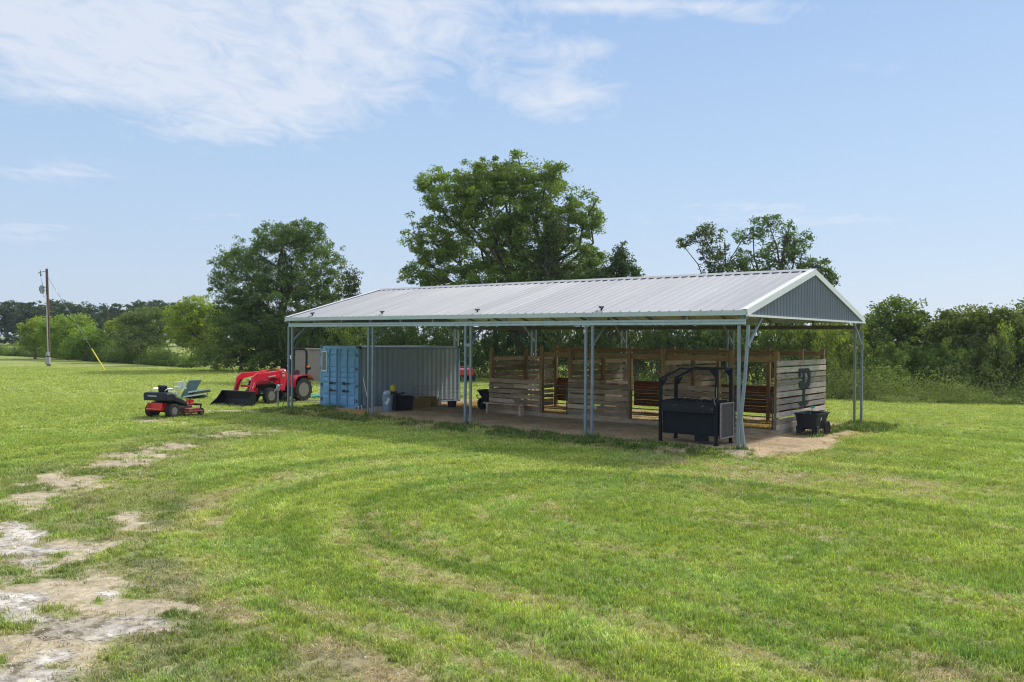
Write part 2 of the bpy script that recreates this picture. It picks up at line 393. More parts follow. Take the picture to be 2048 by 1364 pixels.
    cd = dirt*(0.75+0.5*n3[..., None])
    c = c*(1-dm[..., None])+cd*dm[..., None]; cover = cover*(1-.9*dm)
    gr = 0
    for b in [(30, 1055, 80, 14, 1), (10, 1085, 120, 22, 1), (70, 1105, 110, 10, .8), (60, 1195, 100, 12, .8), (330, 1262, 40, 6, .7), (140, 1255, 110, 10, .7), (60, 1128, 80, 9, .8), (40, 1160, 80, 10, .8), (20, 1215, 80, 22, 1.1), (110, 1238, 110, 12, .9), (225, 1190, 40, 8, 1), (150, 1270, 130, 15, 1.1), (215, 1258, 90, 12, .8), (285, 1240, 60, 11, 1.1),
              (60, 1342, 90, 20, 1), (110, 1310, 60, 16, .9), (190, 1095, 40, 8, .6), (20, 1370, 120, 24, 1)]:
        gr = gr+blob(X, Y, *b[:4])*b[4]
    gm = sstep(.44, .72, gr*.85+(n3-.5)*.9+(n2-.5)*.7+(n4-.5)*.5)
    halo = sstep(.25, .6, gr*.85+(n3-.5)*1.0+(n2-.5)*.6)*(1-gm)*.6
    c = c*(1-halo[..., None])+np.array([.42, .365, .25])*(.7+.6*n3[..., None])*halo[..., None]; cover = cover*(1-.75*halo)
    spk = (stone*(1-.42*sstep(.45, .7, n4)[..., None])+(np.array([.40, .34, .25])-stone)*sstep(.48, .75, fbm(X*2.3+9, Y*2.3, 4, 51))[..., None]*.8)
    c = c*(1-gm[..., None])+spk*(0.75+0.45*n3[..., None])*gm[..., None]; cover = cover*(1-.97*gm)
    # earth floor of the barn and the straw-strewn bank in front of it
    a, b = ab(X, Y)
    e = 0.5*(n2-.5)+0.35*(n3-.5)
    fm = sstep(-.15, .1, b+e*1.3+.1)*sstep(-.9, .1, a+e+.4)*(1-sstep(BL-1.2, BL-.2, a+e*2))*(1-sstep(BW-.4, BW+.5, b+e))
    fm = np.maximum(fm, sstep(.40, .62, np.exp(-((a+.35)/1.05)**2-((b-3.0)/2.8)**2)+e*.5))
    fm = np.clip(fm, 0, 1)
    cf = np.array([.47, .35, .22])*(0.75+0.5*n2[..., None])*(0.85+.3*n3[..., None])
    # straw mixed into the earth at the back, inside the stalls
    st = sstep(.9, 1.6, a)*(1-sstep(12.0, 12.5, a))*sstep(4.6, 5.0, b)*(1-sstep(8.8, 9.2, b))
    st = np.maximum(st, np.exp(-((a-14.3)/1.5)**2-((b-7.8)/1.6)**2))*0.75
    cf = cf*(1-st[..., None])+np.array([.53, .40, .20])*(.7+.6*n3[..., None])*st[..., None]
    c = c*(1-fm[..., None])+cf*fm[..., None]; cover = cover*(1-.97*fm)
    bank = np.exp(-((b+.75)/.55)**2)*sstep(-1.2, 0, a)*(1-sstep(BL-2, BL+1, a))*sstep(.42, .56, n2*.6+n3*.4)*.8
    c = c*(1-bank[..., None])+np.array([.38, .30, .20])*bank[..., None]
    cover = np.clip(cover, 0, 1); cover = np.maximum(cover, .10*sstep(.45, .65, n2)*(1-fm))
    return np.clip(c, 0.01, .9), cover, fm, gm

# ------------------------------------------------------------------ ground
def ground_mat(name, near_detail=True):
    M = bpy.data.materials.new(name); M.use_nodes = True; t = M.node_tree
    b = t.nodes['Principled BSDF']; b.inputs['Roughness'].default_value = 0.95; b.inputs['Specular IOR Level'].default_value = 0.1
    a = nn(t, 'ShaderNodeVertexColor', layer_name='lawn')
    g = nn(t, 'ShaderNodeNewGeometry')
    n = nn(t, 'ShaderNodeTexNoise'); n.inputs['Scale'].default_value = 9; n.inputs['Detail'].default_value = 10; n.inputs['Roughness'].default_value = 0.72
    t.links.new(g.outputs['Position'], n.inputs['Vector'])
    n2 = nn(t, 'ShaderNodeTexNoise'); n2.inputs['Scale'].default_value = 0.9; n2.inputs['Detail'].default_value = 8; n2.inputs['Roughness'].default_value = 0.7
    t.links.new(g.outputs['Position'], n2.inputs['Vector'])
    mr = nn(t, 'ShaderNodeMapRange'); mr.inputs['From Min'].default_value = .3; mr.inputs['From Max'].default_value = .7; mr.inputs['To Min'].default_value = 0.55; mr.inputs['To Max'].default_value = 1.4
    t.links.new(n.outputs['Fac'], mr.inputs[0])
    mr2 = nn(t, 'ShaderNodeMapRange'); mr2.inputs['From Min'].default_value = .3; mr2.inputs['From Max'].default_value = .7; mr2.inputs['To Min'].default_value = 0.82; mr2.inputs['To Max'].default_value = 1.18
    t.links.new(n2.outputs['Fac'], mr2.inputs[0])
    mu = nn(t, 'ShaderNodeMath', operation='MULTIPLY'); t.links.new(mr.outputs[0], mu.inputs[0]); t.links.new(mr2.outputs[0], mu.inputs[1])
    sc = nn(t, 'ShaderNodeVectorMath', operation='SCALE'); t.links.new(a.outputs['Color'], sc.inputs[0]); t.links.new(mu.outputs[0], sc.inputs['Scale'])
    t.links.new(sc.outputs[0], b.inputs['Base Color'])
    bp = nn(t, 'ShaderNodeBump'); bp.inputs['Strength'].default_value = 0.7; bp.inputs['Distance'].default_value = 0.03
    t.links.new(n.outputs['Fac'], bp.inputs['Height']); t.links.new(bp.outputs[0], b.inputs['Normal'])
    return M
M_ground = ground_mat('turf_and_soil')
def grid_mesh(name, X, Y, Z, colr, mt, keep=None, wrap=False):
    """X, Y, Z: (n, m) arrays of a grid; keep: mask of its quads."""
    n, mm = X.shape
    idx = np.arange(n*mm).reshape(n, mm)
    if wrap: idx2 = np.concatenate([idx, idx[:, :1]], 1)
    else: idx2 = idx
    q = np.stack([idx2[:-1, :-1], idx2[:-1, 1:], idx2[1:, 1:], idx2[1:, :-1]], -1).reshape(-1, 4)
    if keep is not None: q = q[keep.ravel()]
    used = np.unique(q); rm = np.zeros(n*mm, int); rm[used] = np.arange(len(used)); q = rm[q]
    co = np.stack([X.ravel(), Y.ravel(), Z.ravel()], -1)[used]; cc = colr.reshape(-1, 3)[used]
    me = bpy.data.meshes.new(name); me.vertices.add(len(co)); me.vertices.foreach_set('co', co.ravel().astype(np.float32))
    me.loops.add(q.size); me.polygons.add(len(q))
    me.loops.foreach_set('vertex_index', q.ravel().astype(np.int32))
    me.polygons.foreach_set('loop_start', np.arange(0, q.size, 4, dtype=np.int32)); 
    me.polygons.foreach_set('use_smooth', np.ones(len(q), bool))
    me.update(calc_edges=True)
    ca = me.color_attributes.new('lawn', 'FLOAT_COLOR', 'POINT')
    ca.data.foreach_set('color', np.concatenate([cc, np.ones((len(cc), 1))], 1).ravel().astype(np.float32))
    me.materials.append(mt); me.validate()
    o = bpy.data.objects.new(name, me); COL.objects.link(o); return o
rad = np.concatenate([np.geomspace(0.4, 5.5, 14)[:-1], np.geomspace(5.5, 70, 600)[:-1], np.geomspace(70, 1500, 60)])
th_f = np.linspace(R(90-40), R(90+40), 620); th_b = np.linspace(R(130), R(360+50), 60)[1:-1]
TH = np.concatenate([th_f, th_b])
RR, TT = np.meshgrid(rad, TH, indexing='ij')
GX = RR*np.cos(TT); GY = RR*np.sin(TT)
gc, gcov, gfm, ggm = lawn(GX, GY); GZ = height(GX, GY)
# under the blades the turf shows its thatch and soil
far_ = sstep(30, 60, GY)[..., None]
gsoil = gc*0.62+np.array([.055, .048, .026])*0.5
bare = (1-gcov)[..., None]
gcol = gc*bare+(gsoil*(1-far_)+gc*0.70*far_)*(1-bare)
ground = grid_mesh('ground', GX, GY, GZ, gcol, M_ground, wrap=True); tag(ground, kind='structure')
# sheets for the earth floor and the limestone drive, 4 mm over the ground
nf = len(th_f)
qf = (gfm[:-1, :nf-1] > .55) & (rad[:-1, None] < 60)
dirt = grid_mesh('dirt_floor', GX[:, :nf], GY[:, :nf], GZ[:, :nf]+.004, gcol[:, :nf], M_ground, keep=qf); tag(dirt, kind='structure')
qg = (ggm[:-1, :nf-1] > .6)
drive = grid_mesh('gravel_path', GX[:, :nf], GY[:, :nf], GZ[:, :nf]+.004, gcol[:, :nf], M_ground, keep=qg); tag(drive, kind='structure')

# ------------------------------------------------------------------ grass: real blades on points
def foliage_mat(name, c, var=0.35, trans=0.35, hue=0.03, attr='INSTANCER'):
    M = bpy.data.materials.new(name); M.use_nodes = True; t = M.node_tree; t.nodes.clear()
    o = nn(t, 'ShaderNodeOutputMaterial'); df = nn(t, 'ShaderNodeBsdfDiffuse'); tr = nn(t, 'ShaderNodeBsdfTranslucent'); mx = nn(t, 'ShaderNodeMixShader')
    gl = nn(t, 'ShaderNodeBsdfGlossy'); gl.inputs['Roughness'].default_value = 0.45; mg = nn(t, 'ShaderNodeMixShader'); mg.inputs[0].default_value = 0.03
    if attr == 'INSTANCER':
        a = nn(t, 'ShaderNodeAttribute', attribute_type='INSTANCER', attribute_name='lawn'); csrc = a.outputs['Color']
        a2 = nn(t, 'ShaderNodeAttribute', attribute_name='tint'); f = a2.outputs['Fac']
    else:
        a2 = nn(t, 'ShaderNodeAttribute', attribute_name='tint'); f = a2.outputs['Fac']
        r = nn(t, 'ShaderNodeValToRGB'); e = r.color_ramp.elements
        e[0].color = (*[q*(1-var) for q in c], 1); e[1].color = (c[0]*(1+var*1.5), c[1]*(1+var), c[2]*(1+var*.3), 1)
        t.links.new(f, r.inputs[0]); csrc = r.outputs[0]
        oi = nn(t, 'ShaderNodeObjectInfo'); hs = nn(t, 'ShaderNodeHueSaturation'); mh = nn(t, 'ShaderNodeMapRange')
        mh.inputs['To Min'].default_value = .5-hue; mh.inputs['To Max'].default_value = .5+hue*.6
        t.links.new(oi.outputs['Random'], mh.inputs[0]); t.links.new(mh.outputs[0], hs.inputs['Hue']); t.links.new(csrc, hs.inputs['Color']); csrc = hs.outputs[0]
    if attr == 'INSTANCER':
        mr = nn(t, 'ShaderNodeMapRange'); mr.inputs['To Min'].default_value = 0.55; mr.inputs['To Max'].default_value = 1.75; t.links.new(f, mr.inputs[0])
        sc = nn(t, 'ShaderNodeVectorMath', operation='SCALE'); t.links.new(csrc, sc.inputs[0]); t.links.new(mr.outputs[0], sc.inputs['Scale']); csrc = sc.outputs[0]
    tc2 = nn(t, 'ShaderNodeMix', data_type='RGBA', blend_type='MULTIPLY'); tc2.inputs['Factor'].default_value = 1; tc2.inputs['B'].default_value = (1.25, 1.35, .55, 1)
    t.links.new(csrc, tc2.inputs['A'])
    t.links.new(csrc, df.inputs['Color']); t.links.new(tc2.outputs['Result'], tr.inputs['Color'])
    mx.inputs[0].default_value = trans
    t.links.new(df.outputs[0], mx.inputs[1]); t.links.new(tr.outputs[0], mx.inputs[2])
    t.links.new(mx.outputs[0], mg.inputs[1]); t.links.new(gl.outputs[0], mg.inputs[2]); t.links.new(mg.outputs[0], o.inputs['Surface'])
    return M
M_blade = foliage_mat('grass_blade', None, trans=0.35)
def tuft_mesh(name, n, rad_, h, w, lean, seed):
    r = np.random.default_rng(seed); vs = []; fs = []; tn = []
    for i in range(n):
        x, y = r.normal(0, rad_*.55, 2); hh = h*r.uniform(.55, 1.2); th = r.uniform(0, 2*math.pi); ln = hh*r.uniform(.2, 1.0)*lean
        d = np.array([math.cos(th), math.sin(th)]); s_ = np.array([-d[1], d[0]])*w*r.uniform(.7, 1.3)/2
        k = len(vs); b0 = np.array([x, y]); b1 = b0+d*ln*.35; b2 = b0+d*ln
        vs += [(*(b0-s_), -.01), (*(b0+s_), -.01), (*(b1+s_*.9), hh*.6), (*(b1-s_*.9), hh*.6), (*b2, hh)]
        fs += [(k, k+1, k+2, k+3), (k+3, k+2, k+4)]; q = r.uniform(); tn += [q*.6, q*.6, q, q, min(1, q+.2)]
    me = bpy.data.meshes.new(name); me.from_pydata(vs, [], fs); me.materials.append(M_blade)
    a_ = me.attributes.new('tint', 'FLOAT', 'POINT'); a_.data.foreach_set('value', np.array(tn, dtype=np.float32))
    return bpy.data.objects.new(name, me)
tufts = bpy.data.collections.new('tuft_kinds')              # never linked to the scene: only a source of shapes
for i, (n_, r_, h_, w_, l_) in enumerate([(20, .075, .054, .008, 1.0), (20, .085, .046, .009, 1.5), (18, .07, .064, .007, .8), (18, .10, .034, .006, 3.0)]):
    tufts.objects.link(tuft_mesh('grass_tuft', n_, r_, h_, w_, l_, 50+i))
def scatter(name, pts, rot, scl, colr, idx, coll, mt):
    me = bpy.data.meshes.new(name); me.vertices.add(len(pts)); me.vertices.foreach_set('co', pts.ravel().astype(np.float32))
    a_ = me.attributes.new('rot', 'FLOAT_VECTOR', 'POINT'); a_.data.foreach_set('vector', rot.ravel().astype(np.float32))
    a_ = me.attributes.new('scl', 'FLOAT_VECTOR', 'POINT'); a_.data.foreach_set('vector', scl.ravel().astype(np.float32))
    a_ = me.attributes.new('idx', 'INT', 'POINT'); a_.data.foreach_set('value', idx.astype(np.int32))
    a_ = me.attributes.new('lawn', 'FLOAT_COLOR', 'POINT'); a_.data.foreach_set('color', np.concatenate([colr, np.ones((len(colr), 1))], 1).ravel().astype(np.float32))
    me.materials.append(mt)
    o = bpy.data.objects.new(name, me); COL.objects.link(o)
    ng = bpy.data.node_groups.new(name+'_nodes', 'GeometryNodeTree')
    ng.interface.new_socket('Geometry', in_out='INPUT', socket_type='NodeSocketGeometry'); ng.interface.new_socket('Geometry', in_out='OUTPUT', socket_type='NodeSocketGeometry')
    gi = nn(ng, 'NodeGroupInput'); go = nn(ng, 'NodeGroupOutput'); ip = nn(ng, 'GeometryNodeInstanceOnPoints')
    ci = nn(ng, 'GeometryNodeCollectionInfo'); ci.inputs['Collection'].default_value = coll; ci.inputs['Separate Children'].default_value = True; ci.inputs['Reset Children'].default_value = True
    def na(nm, ty):
        q = nn(ng, 'GeometryNodeInputNamedAttribute', data_type=ty); q.inputs['Name'].default_value = nm; return q.outputs['Attribute']
    m2p = nn(ng, 'GeometryNodeMeshToPoints')
    ng.links.new(gi.outputs[0], m2p.inputs['Mesh']); ng.links.new(m2p.outputs[0], ip.inputs['Points']); ng.links.new(ci.outputs[0], ip.inputs['Instance'])
    ip.inputs['Pick Instance'].default_value = True; ng.links.new(na('idx', 'INT'), ip.inputs['Instance Index'])
    e2r = nn(ng, 'FunctionNodeEulerToRotation'); ng.links.new(na('rot', 'FLOAT_VECTOR'), e2r.inputs[0]); ng.links.new(e2r.outputs[0], ip.inputs['Rotation'])
    ng.links.new(na('scl', 'FLOAT_VECTOR'), ip.inputs['Scale']); ng.links.new(ip.outputs[0], go.inputs[0])
    md = o.modifiers.new('scatter', 'NODES'); md.node_group = ng
    return o
def fan(d0, d1, dens, half=0.86):
    """Random points of the field between depths d0 and d1."""
    n = int(dens*half*(d1*d1-d0*d0)); y = np.sqrt(rng.uniform(d0*d0, d1*d1, n)); x = rng.uniform(-half, half, n)*y
    return np.stack([x, y], -1)
sets = [(5.5, 11, 230, 1.0, 1.0), (11, 17, 150, 1.1, 1.05), (17, 26, 75, 1.5, 1.15), (26, 42, 36, 1.9, 1.25), (42, 78, 11, 3.2, 1.5)]
PX = []; SW = []; SH = []
for d0, d1, de, sw, sh in sets:
    q = fan(d0, d1, de); PX.append(q); SW.append(np.full(len(q), sw)); SH.append(np.full(len(q), sh))
PX = np.concatenate(PX); SW = np.concatenate(SW); SH = np.concatenate(SH)
lc, cov, lfm, lgm = lawn(PX[:, 0], PX[:, 1])
k = rng.uniform(size=len(PX)) < cov
PX, SW, SH, lc, cov = PX[k], SW[k], SH[k], lc[k], cov[k]
luma = lc[:, 1]/(lc[:, 0]+1e-6)
dry = np.clip((1.25-luma)/.5, 0, 1)
n_ = len(PX); z = height(PX[:, 0], PX[:, 1])
hv = 0.7+0.7*fbm(PX[:, 0]*.8, PX[:, 1]*.8, 3, 77)
pts = np.concatenate([PX, z[:, None]], 1); rot = np.stack([rng.normal(0, .12, n_), rng.normal(0, .12, n_), rng.uniform(0, 6.28, n_)], -1)
r_ = rng.uniform(.75, 1.25, n_); scl = np.stack([SW*r_, SW*r_, SH*hv*rng.uniform(.8, 1.2, n_)*(1-.35*dry)], -1)
idx = np.where(rng.uniform(size=n_) < dry*.9, 3, rng.integers(0, 3, n_))
vr_ = 1/(1+(PX[:, 1:2]/20)**2); lc2 = lc*(1+rng.uniform(-.34, .34, (n_, 1))*(.25+.75*vr_))*(1+rng.normal(0, .07, (n_, 3))*vr_)
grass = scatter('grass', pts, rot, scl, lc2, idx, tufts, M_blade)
tag(grass, 'short mown green grass covering the field round the barn', 'grass', kind='stuff')

# crushed limestone lumps on the drive
pebs = bpy.data.collections.new('stone_kinds')
M_stone = mat('limestone', (.66, .61, .54), .9, 0, (.48, .43, .36), 20, bump=.4)
for i in range(4):
    bm = bmesh.new(); bmesh.ops.create_icosphere(bm, subdivisions=1, radius=1); rs_ = random.Random(i)
    for v in bm.verts: v.co *= rs_.uniform(.65, 1.2); v.co.z *= .6
    me = bpy.data.meshes.new('stone'); bm.to_mesh(me); bm.free(); me.materials.append(M_stone); pebs.objects.link(bpy.data.objects.new('stone', me))
q = fan(6, 16, 260); q = q[q[:, 0] < -1.2]
_, _, _, pg = lawn(q[:, 0], q[:, 1]); q = q[rng.uniform(size=len(q)) < np.clip(pg*.55+.004, 0, 1)]; npb = len(q)
ps = .006+.018*rng.uniform(0, 1, npb)**4
stones = scatter('gravel', np.stack([q[:, 0], q[:, 1], height(q[:, 0], q[:, 1])+.004], -1), rng.uniform(0, 6.28, (npb, 3))*[.1, .1, 1], np.stack([ps, ps, ps], -1), np.ones((npb, 3)), rng.integers(0, 4, npb), pebs, M_stone)
tag(stones, 'pale crushed limestone gravel scattered over the old drive at lower left', 'gravel', kind='stuff')

# taller, uneven grass along the bank, round the posts and the back of the barn
def belt(n, a0, a1, b0, b1, hsc, seed, dens_noise=.45):
    r = np.random.default_rng(seed); a = r.uniform(a0, a1, n); b = r.uniform(b0, b1, n)
    x = BO[0]+BA[0]*a+BB[0]*b; y = BO[1]+BA[1]*a+BB[1]*b
    k = fbm(x*1.1, y*1.1, 3, seed) > dens_noise; x, y = x[k], y[k]
    return x, y, np.full(len(x), hsc)
bl = [belt(3800, -0.3, BL-1, -1.15, -.1, 1.9, 5), belt(1500, 0.5, BL+.5, -.35, .15, 2.6, 6, .5), belt(1500, BL-1.6, BL+1.2, -1.2, 3, 2.0, 7), belt(700, -1.2, .3, 7.5, 10.4, 2.6, 8), belt(500, -.3, .4, 4.6, 9.0, 1.8, 9, .5)]
for i in range(5):
    for b0 in (0, BW):
        q = P(i*BAY, b0); r = np.random.default_rng(90+i+int(b0)); nq = 36 if i not in (0,) or b0 else 10
        bl.append((q.x+r.normal(0, .16, nq), q.y+r.normal(0, .16, nq), np.full(nq, 3.2)))
bx = np.concatenate([q[0] for q in bl]); by = np.concatenate([q[1] for q in bl]); bh = np.concatenate([q[2] for q in bl]); nb = len(bx)
bc = np.array([.085, .16, .03])*rng.uniform(.6, 1.35, (nb, 1)); kk = rng.uniform(size=nb) < .22; bc[kk] = np.array([.34, .28, .16])
scl = np.stack([np.full(nb, 1.3), np.full(nb, 1.3), bh*rng.uniform(.5, 1.2, nb)], -1)
rank = scatter('rough_grass', np.stack([bx, by, height(bx, by)], -1), np.stack([rng.normal(0, .2, nb), rng.normal(0, .2, nb), rng.uniform(0, 6.28, nb)], -1), scl, bc, rng.integers(0, 4, nb), tufts, M_blade)
tag(rank, 'taller rough grass and weeds along the front edge of the barn floor', 'grass', kind='stuff')
# loose straw and hay in the stalls and by the container
straw = []
for (a0, a1, b0, b1, n) in [(1.1, 12.2, 4.9, 8.9, 5200), (12.6, 16.2, 6.0, 9.6, 1700), (14.4, 18.5, -1.2, 1.6, 700)]:
    straw.append((rng.uniform(a0, a1, n), rng.uniform(b0, b1, n)))
sa = np.concatenate([q[0] for q in straw]); sb = np.concatenate([q[1] for q in straw])
sx = BO[0]+BA[0]*sa+BB[0]*sb; sy = BO[1]+BA[1]*sa+BB[1]*sb; k = fbm(sx*.8, sy*.8, 3, 66) > .42; sx, sy = sx[k], sy[k]; ns = len(sx)
scl = np.stack([np.full(ns, 1.5), np.full(ns, 1.5), rng.uniform(.4, 1.0, ns)], -1)
so = scatter('straw', np.stack([sx, sy, height(sx, sy)+.005], -1), np.stack([rng.normal(0, .2, ns), rng.normal(0, .2, ns), rng.uniform(0, 6.28, ns)], -1), scl,
             np.array([.50, .36, .14])*rng.uniform(.6, 1.2, (ns, 1)), np.full(ns, 3), tufts, M_blade)
tag(so, 'golden loose straw bedding scattered over the stall floors', 'straw', kind='stuff')

# ------------------------------------------------------------------ materials of things
M_galv = mat('galvanised_steel', (.27, .32, .36), .5, .25, (.20, .245, .28), 6, spec=.4)
M_white = mat('white_trim', (.76, .755, .75), .6, 0, (.70, .72, .73), 3)
M_roof = mat('roof_sheet', (.45, .445, .45), .48, 0, (.36, .355, .36), 1.0, spec=.45, coord='grain', contrast=(.3, .66))
M_roofs = [M_roof, mat('roof_sheet_lighter', (.47, .465, .47), .46, 0, (.385, .38, .385), 1.0, spec=.45, coord='grain', contrast=(.3, .66)), mat('roof_sheet_duller', (.425, .42, .43), .52, 0, (.345, .34, .345), 1.0, spec=.45, coord='grain', contrast=(.3, .66))]
M_gable = mat('grey_siding', (.19, .215, .25), .45, .1, (.175, .20, .235), 2)
M_under = mat('purlin_steel', (.20, .19, .17), .6, .3, (.15, .14, .12), 4)
M_black = mat('black_metal', (.012, .013, .017), .5, 0, (.008, .009, .011), 7, spec=.3)
M_rubber = mat('rubber', (.022, .022, .022), .85, 0, (.045, .04, .035), 9, spec=.25)
M_red = mat('red_paint', (.74, .014, .032), .28, 0, (.60, .011, .022), 5, coat=.6)
M_rim = mat('cream_rim', (.30, .28, .25), .5, .3, (.18, .165, .14), 14)
M_steel = mat('bright_steel', (.6, .6, .6), .3, .9, (.4, .4, .4), 9)
M_dark = mat('dark_machinery', (.03, .03, .032), .7, .3, (.06, .05, .045), 14)
M_letter = mat('white_lettering', (.82, .80, .78), .5)
M_glass = mat('lamp_glass', (.75, .78, .8), .12, 0, (.6, .62, .65), 20)
M_amber = mat('amber_lens', (.85, .28, .02), .25, 0, (.8, .22, .02), 5)
M_tub = mat('black_plastic', (.014, .017, .024), .5, 0, (.024, .027, .034), 6, spec=.3)
M_plank = wood_mat('weathered_plank', (.60, .43, .27), (.22, .145, .08), (.54, .45, .35))
M_plank_pale = wood_mat('grey_plank', (.56, .48, .39), (.24, .18, .13), (.50, .46, .42))
M_post = wood_mat('timber_post', (.46, .29, .13), (.17, .10, .045), (.30, .22, .14))
M_redboard = wood_mat('red_brown_board', (.24, .085, .04), (.09, .035, .02), (.17, .08, .045))
M_chest = mat('black_worn_steel', (.008, .010, .016), .5, 0, (.013, .016, .024), 5, spec=.2, rust=(.20, .09, .09), rust_amt=-.005, bump=.2)
M_chest2 = mat('grey_worn_steel', (.055, .055, .062), .6, 0, (.04, .04, .046), 5, rust=(.28, .20, .17), rust_amt=.02)
M_pink = mat('faded_pink_edge', (.42, .34, .34), .6, 0, (.25, .2, .2), 12)
M_cblue = mat('blue_container_paint', (.20, .41, .61), .55, 0, (.15, .33, .50), 2.2, rust=(.10, .065, .05), rust_amt=-.03, stretch=(1, 1, .6), bump=.15, bscale=8)
M_cside = mat('faded_container_paint', (.36, .44, .51), .36, .1, (.27, .345, .41), 1.6, rust=(.12, .09, .075), rust_amt=-.05, stretch=(1, 1, .45), bump=.15, bscale=8)

# ------------------------------------------------------------------ the open pole barn
barn = empty('pole_barn', P(BL/2, BW/2, 0), 0, 'long open-sided steel pole barn with a ribbed pale metal roof', 'barn')
BM = barn.location.copy()
def L(a, b, z): return P(a, b, z)-BM                      # barn coordinates in the barn's own frame
slope = (ZR-ZE)/(BW/2+OV)
def zr(b): return ZE+0.10+slope*((b+OV) if b <= BW/2 else (BW+OV-b))
def roof_side(front):
    """Ribbed sheet: flat pans with a trapezoid rib every 0.305 m."""
    mb = MB(); a = -OE; prof = []
    while a < BL+OE-0.02:
        for da, dz in ((0, 0), (.010, 0.0), (.030, .038), (.062, .038), (.082, 0), (.17, 0.004), (.19, 0.004)):
            if a+da < BL+OE: prof.append((a+da, dz))
        a += .305
    prof.append((BL+OE, 0))
    b0, b1 = (-OV, BW/2-0.02) if front else (BW+OV, BW/2+0.02)
    vs = []
    nseg = 6
    for k in range(nseg+1):
        b = b0+(b1-b0)*k/nseg
        for (aa, dz) in prof: vs.append(L(aa, b, zr(b)+dz))
    n = len(prof); fs = [(k*n+i, k*n+i+1, (k+1)*n+i+1, (k+1)*n+i) for k in range(nseg) for i in range(n-1)]
    g_ = [(aa*3.2, 9*front+b_*.22, 0) for b_ in range(nseg+1) for (aa, dz) in prof]
    mb.add(vs, fs, 0, g_); rs_ = random.Random(5+front); pick = [rs_.randrange(3) for _ in range(40)]
    mb.mi = [pick[int((prof[i][0]+OE)/.915)] for k in range(nseg) for i in range(n-1)]
    o = mb.build('roof_sheet', M_roofs, barn)
    md = o.modifiers.new('thickness', 'SOLIDIFY'); md.thickness = 0.004; md.offset = -1
    return o
roof_side(True); roof_side(False)
mb = MB()                                                # ridge cap sits on the ribs
for s in (-1, 1):
    b1 = BW/2+s*.20
    q = [L(a, b, z) for a in (-OE-.02, BL+OE+.02) for b, z in ((BW/2, zr(BW/2)+.062), (b1, zr(b1)+.036))]
    q2 = [p+Vector((0, 0, -.004)) for p in q]
    mb.add(q+q2, [(0, 1, 3, 2), (4, 6, 7, 5), (0, 2, 6, 4), (1, 5, 7, 3), (0, 4, 5, 1), (2, 3, 7, 6)])
mb.build('ridge_cap', M_roof, barn)
for b in (-OV-.012, BW+OV+.012):                          # eave trim
    mb = MB(); mb.bar(L(-OE, b, ZE+.055), L(BL+OE, b, ZE+.055), .02, .125); mb.build('eave_trim', mat('eave_trim_paint', (.55, .61, .61), .5, 0, (.49, .56, .56), 3), barn)
for a in (-OE, BL+OE):                                   # rake trim: face and top flange
    mb = MB(); sg = -1 if a < 0 else 1
    for b0, b1 in ((-OV, BW/2), (BW+OV, BW/2)):
        z0, z1 = zr(b0), zr(b1)
        mb.bar(L(a+sg*.014, b0, z0-.045), L(a+sg*.014, b1, z1-.045), .024, .17)
        mb.bar(L(a-sg*.065, b0, z0+.044), L(a-sg*.065, b1, z1+.044), .17, .012)
    mb.build('rake_trim', M_white, barn)
    mb = MB()                                            # ribbed gable panel
    prof = []; b = -OV+.02
    while b < BW+OV-.05:
        for db, d in ((0, 0), (.015, 0), (.03, .028), (.05, .028), (.065, 0), (.14, 0), (.15, .008), (.16, .008), (.17, 0)): prof.append((b+db, d))
        b += .2286
    prof = [q for q in prof if q[0] < BW+OV-.02]
    vs = []
    for bb, d in prof: vs += [L(a-sg*.03+sg*d, bb, ZE), L(a-sg*.03+sg*d, bb, max(ZE+.002, zr(bb)-.03))]
    mb.add(vs, [(2*i, 2*i+2, 2*i+3, 2*i+1) for i in range(len(prof)-1)])
    mb.build('gable_panel', M_gable, barn)
    mb = MB(); mb.bar(L(a+sg*.012, -OV, ZE-.012), L(a+sg*.012, BW+OV, ZE-.012), .07, .055); mb.build('gable_base_trim', M_white, barn)
# frames: rafters, purlins, eave beams, posts in pairs, knee braces
mb = MB()
na_ = 12
for i in range(na_+1):
    a = BL*i/na_; a = min(max(a, .03), BL-.03)
    mb.bar(L(a, -.05, zr(-.05)-.11), L(a, BW/2, zr(BW/2)-.11), .05, .08); mb.bar(L(a, BW+.05, zr(BW+.05)-.11), L(a, BW/2, zr(BW/2)-.11), .05, .08)
mb.build('rafters', M_under, barn)
mb = MB()
for k in range(1, 5):
    for f in (1, 0):
        b = (BW/2)*k/4.4 if f else BW-(BW/2)*k/4.4
        mb.bar(L(-OE+.05, b, zr(b)-.035), L(BL+OE-.05, b, zr(b)-.035), .06, .055)
mb.build('purlins', M_under, barn)
for b in (-.02, BW+.02):
    mb = MB()
    mb.bar(L(-.06, b, ZB+.04), L(BL+.06, b, ZB+.04), .09, .07, ch=.008); mb.bar(L(-.06, b, ZB+.112), L(BL+.06, b, ZB+.112), .07, .07, ch=.008)
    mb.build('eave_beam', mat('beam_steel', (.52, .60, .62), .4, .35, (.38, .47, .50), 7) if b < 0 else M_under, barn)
    for i in range(na_+1):
        a = min(max(BL*i/na_, .0), BL); mb = MB(); mb.bar(L(a, b, ZB+.148), L(a, b, zr(b)-.07), .06, .07, up=VA); mb.build('spacer', M_galv, barn)
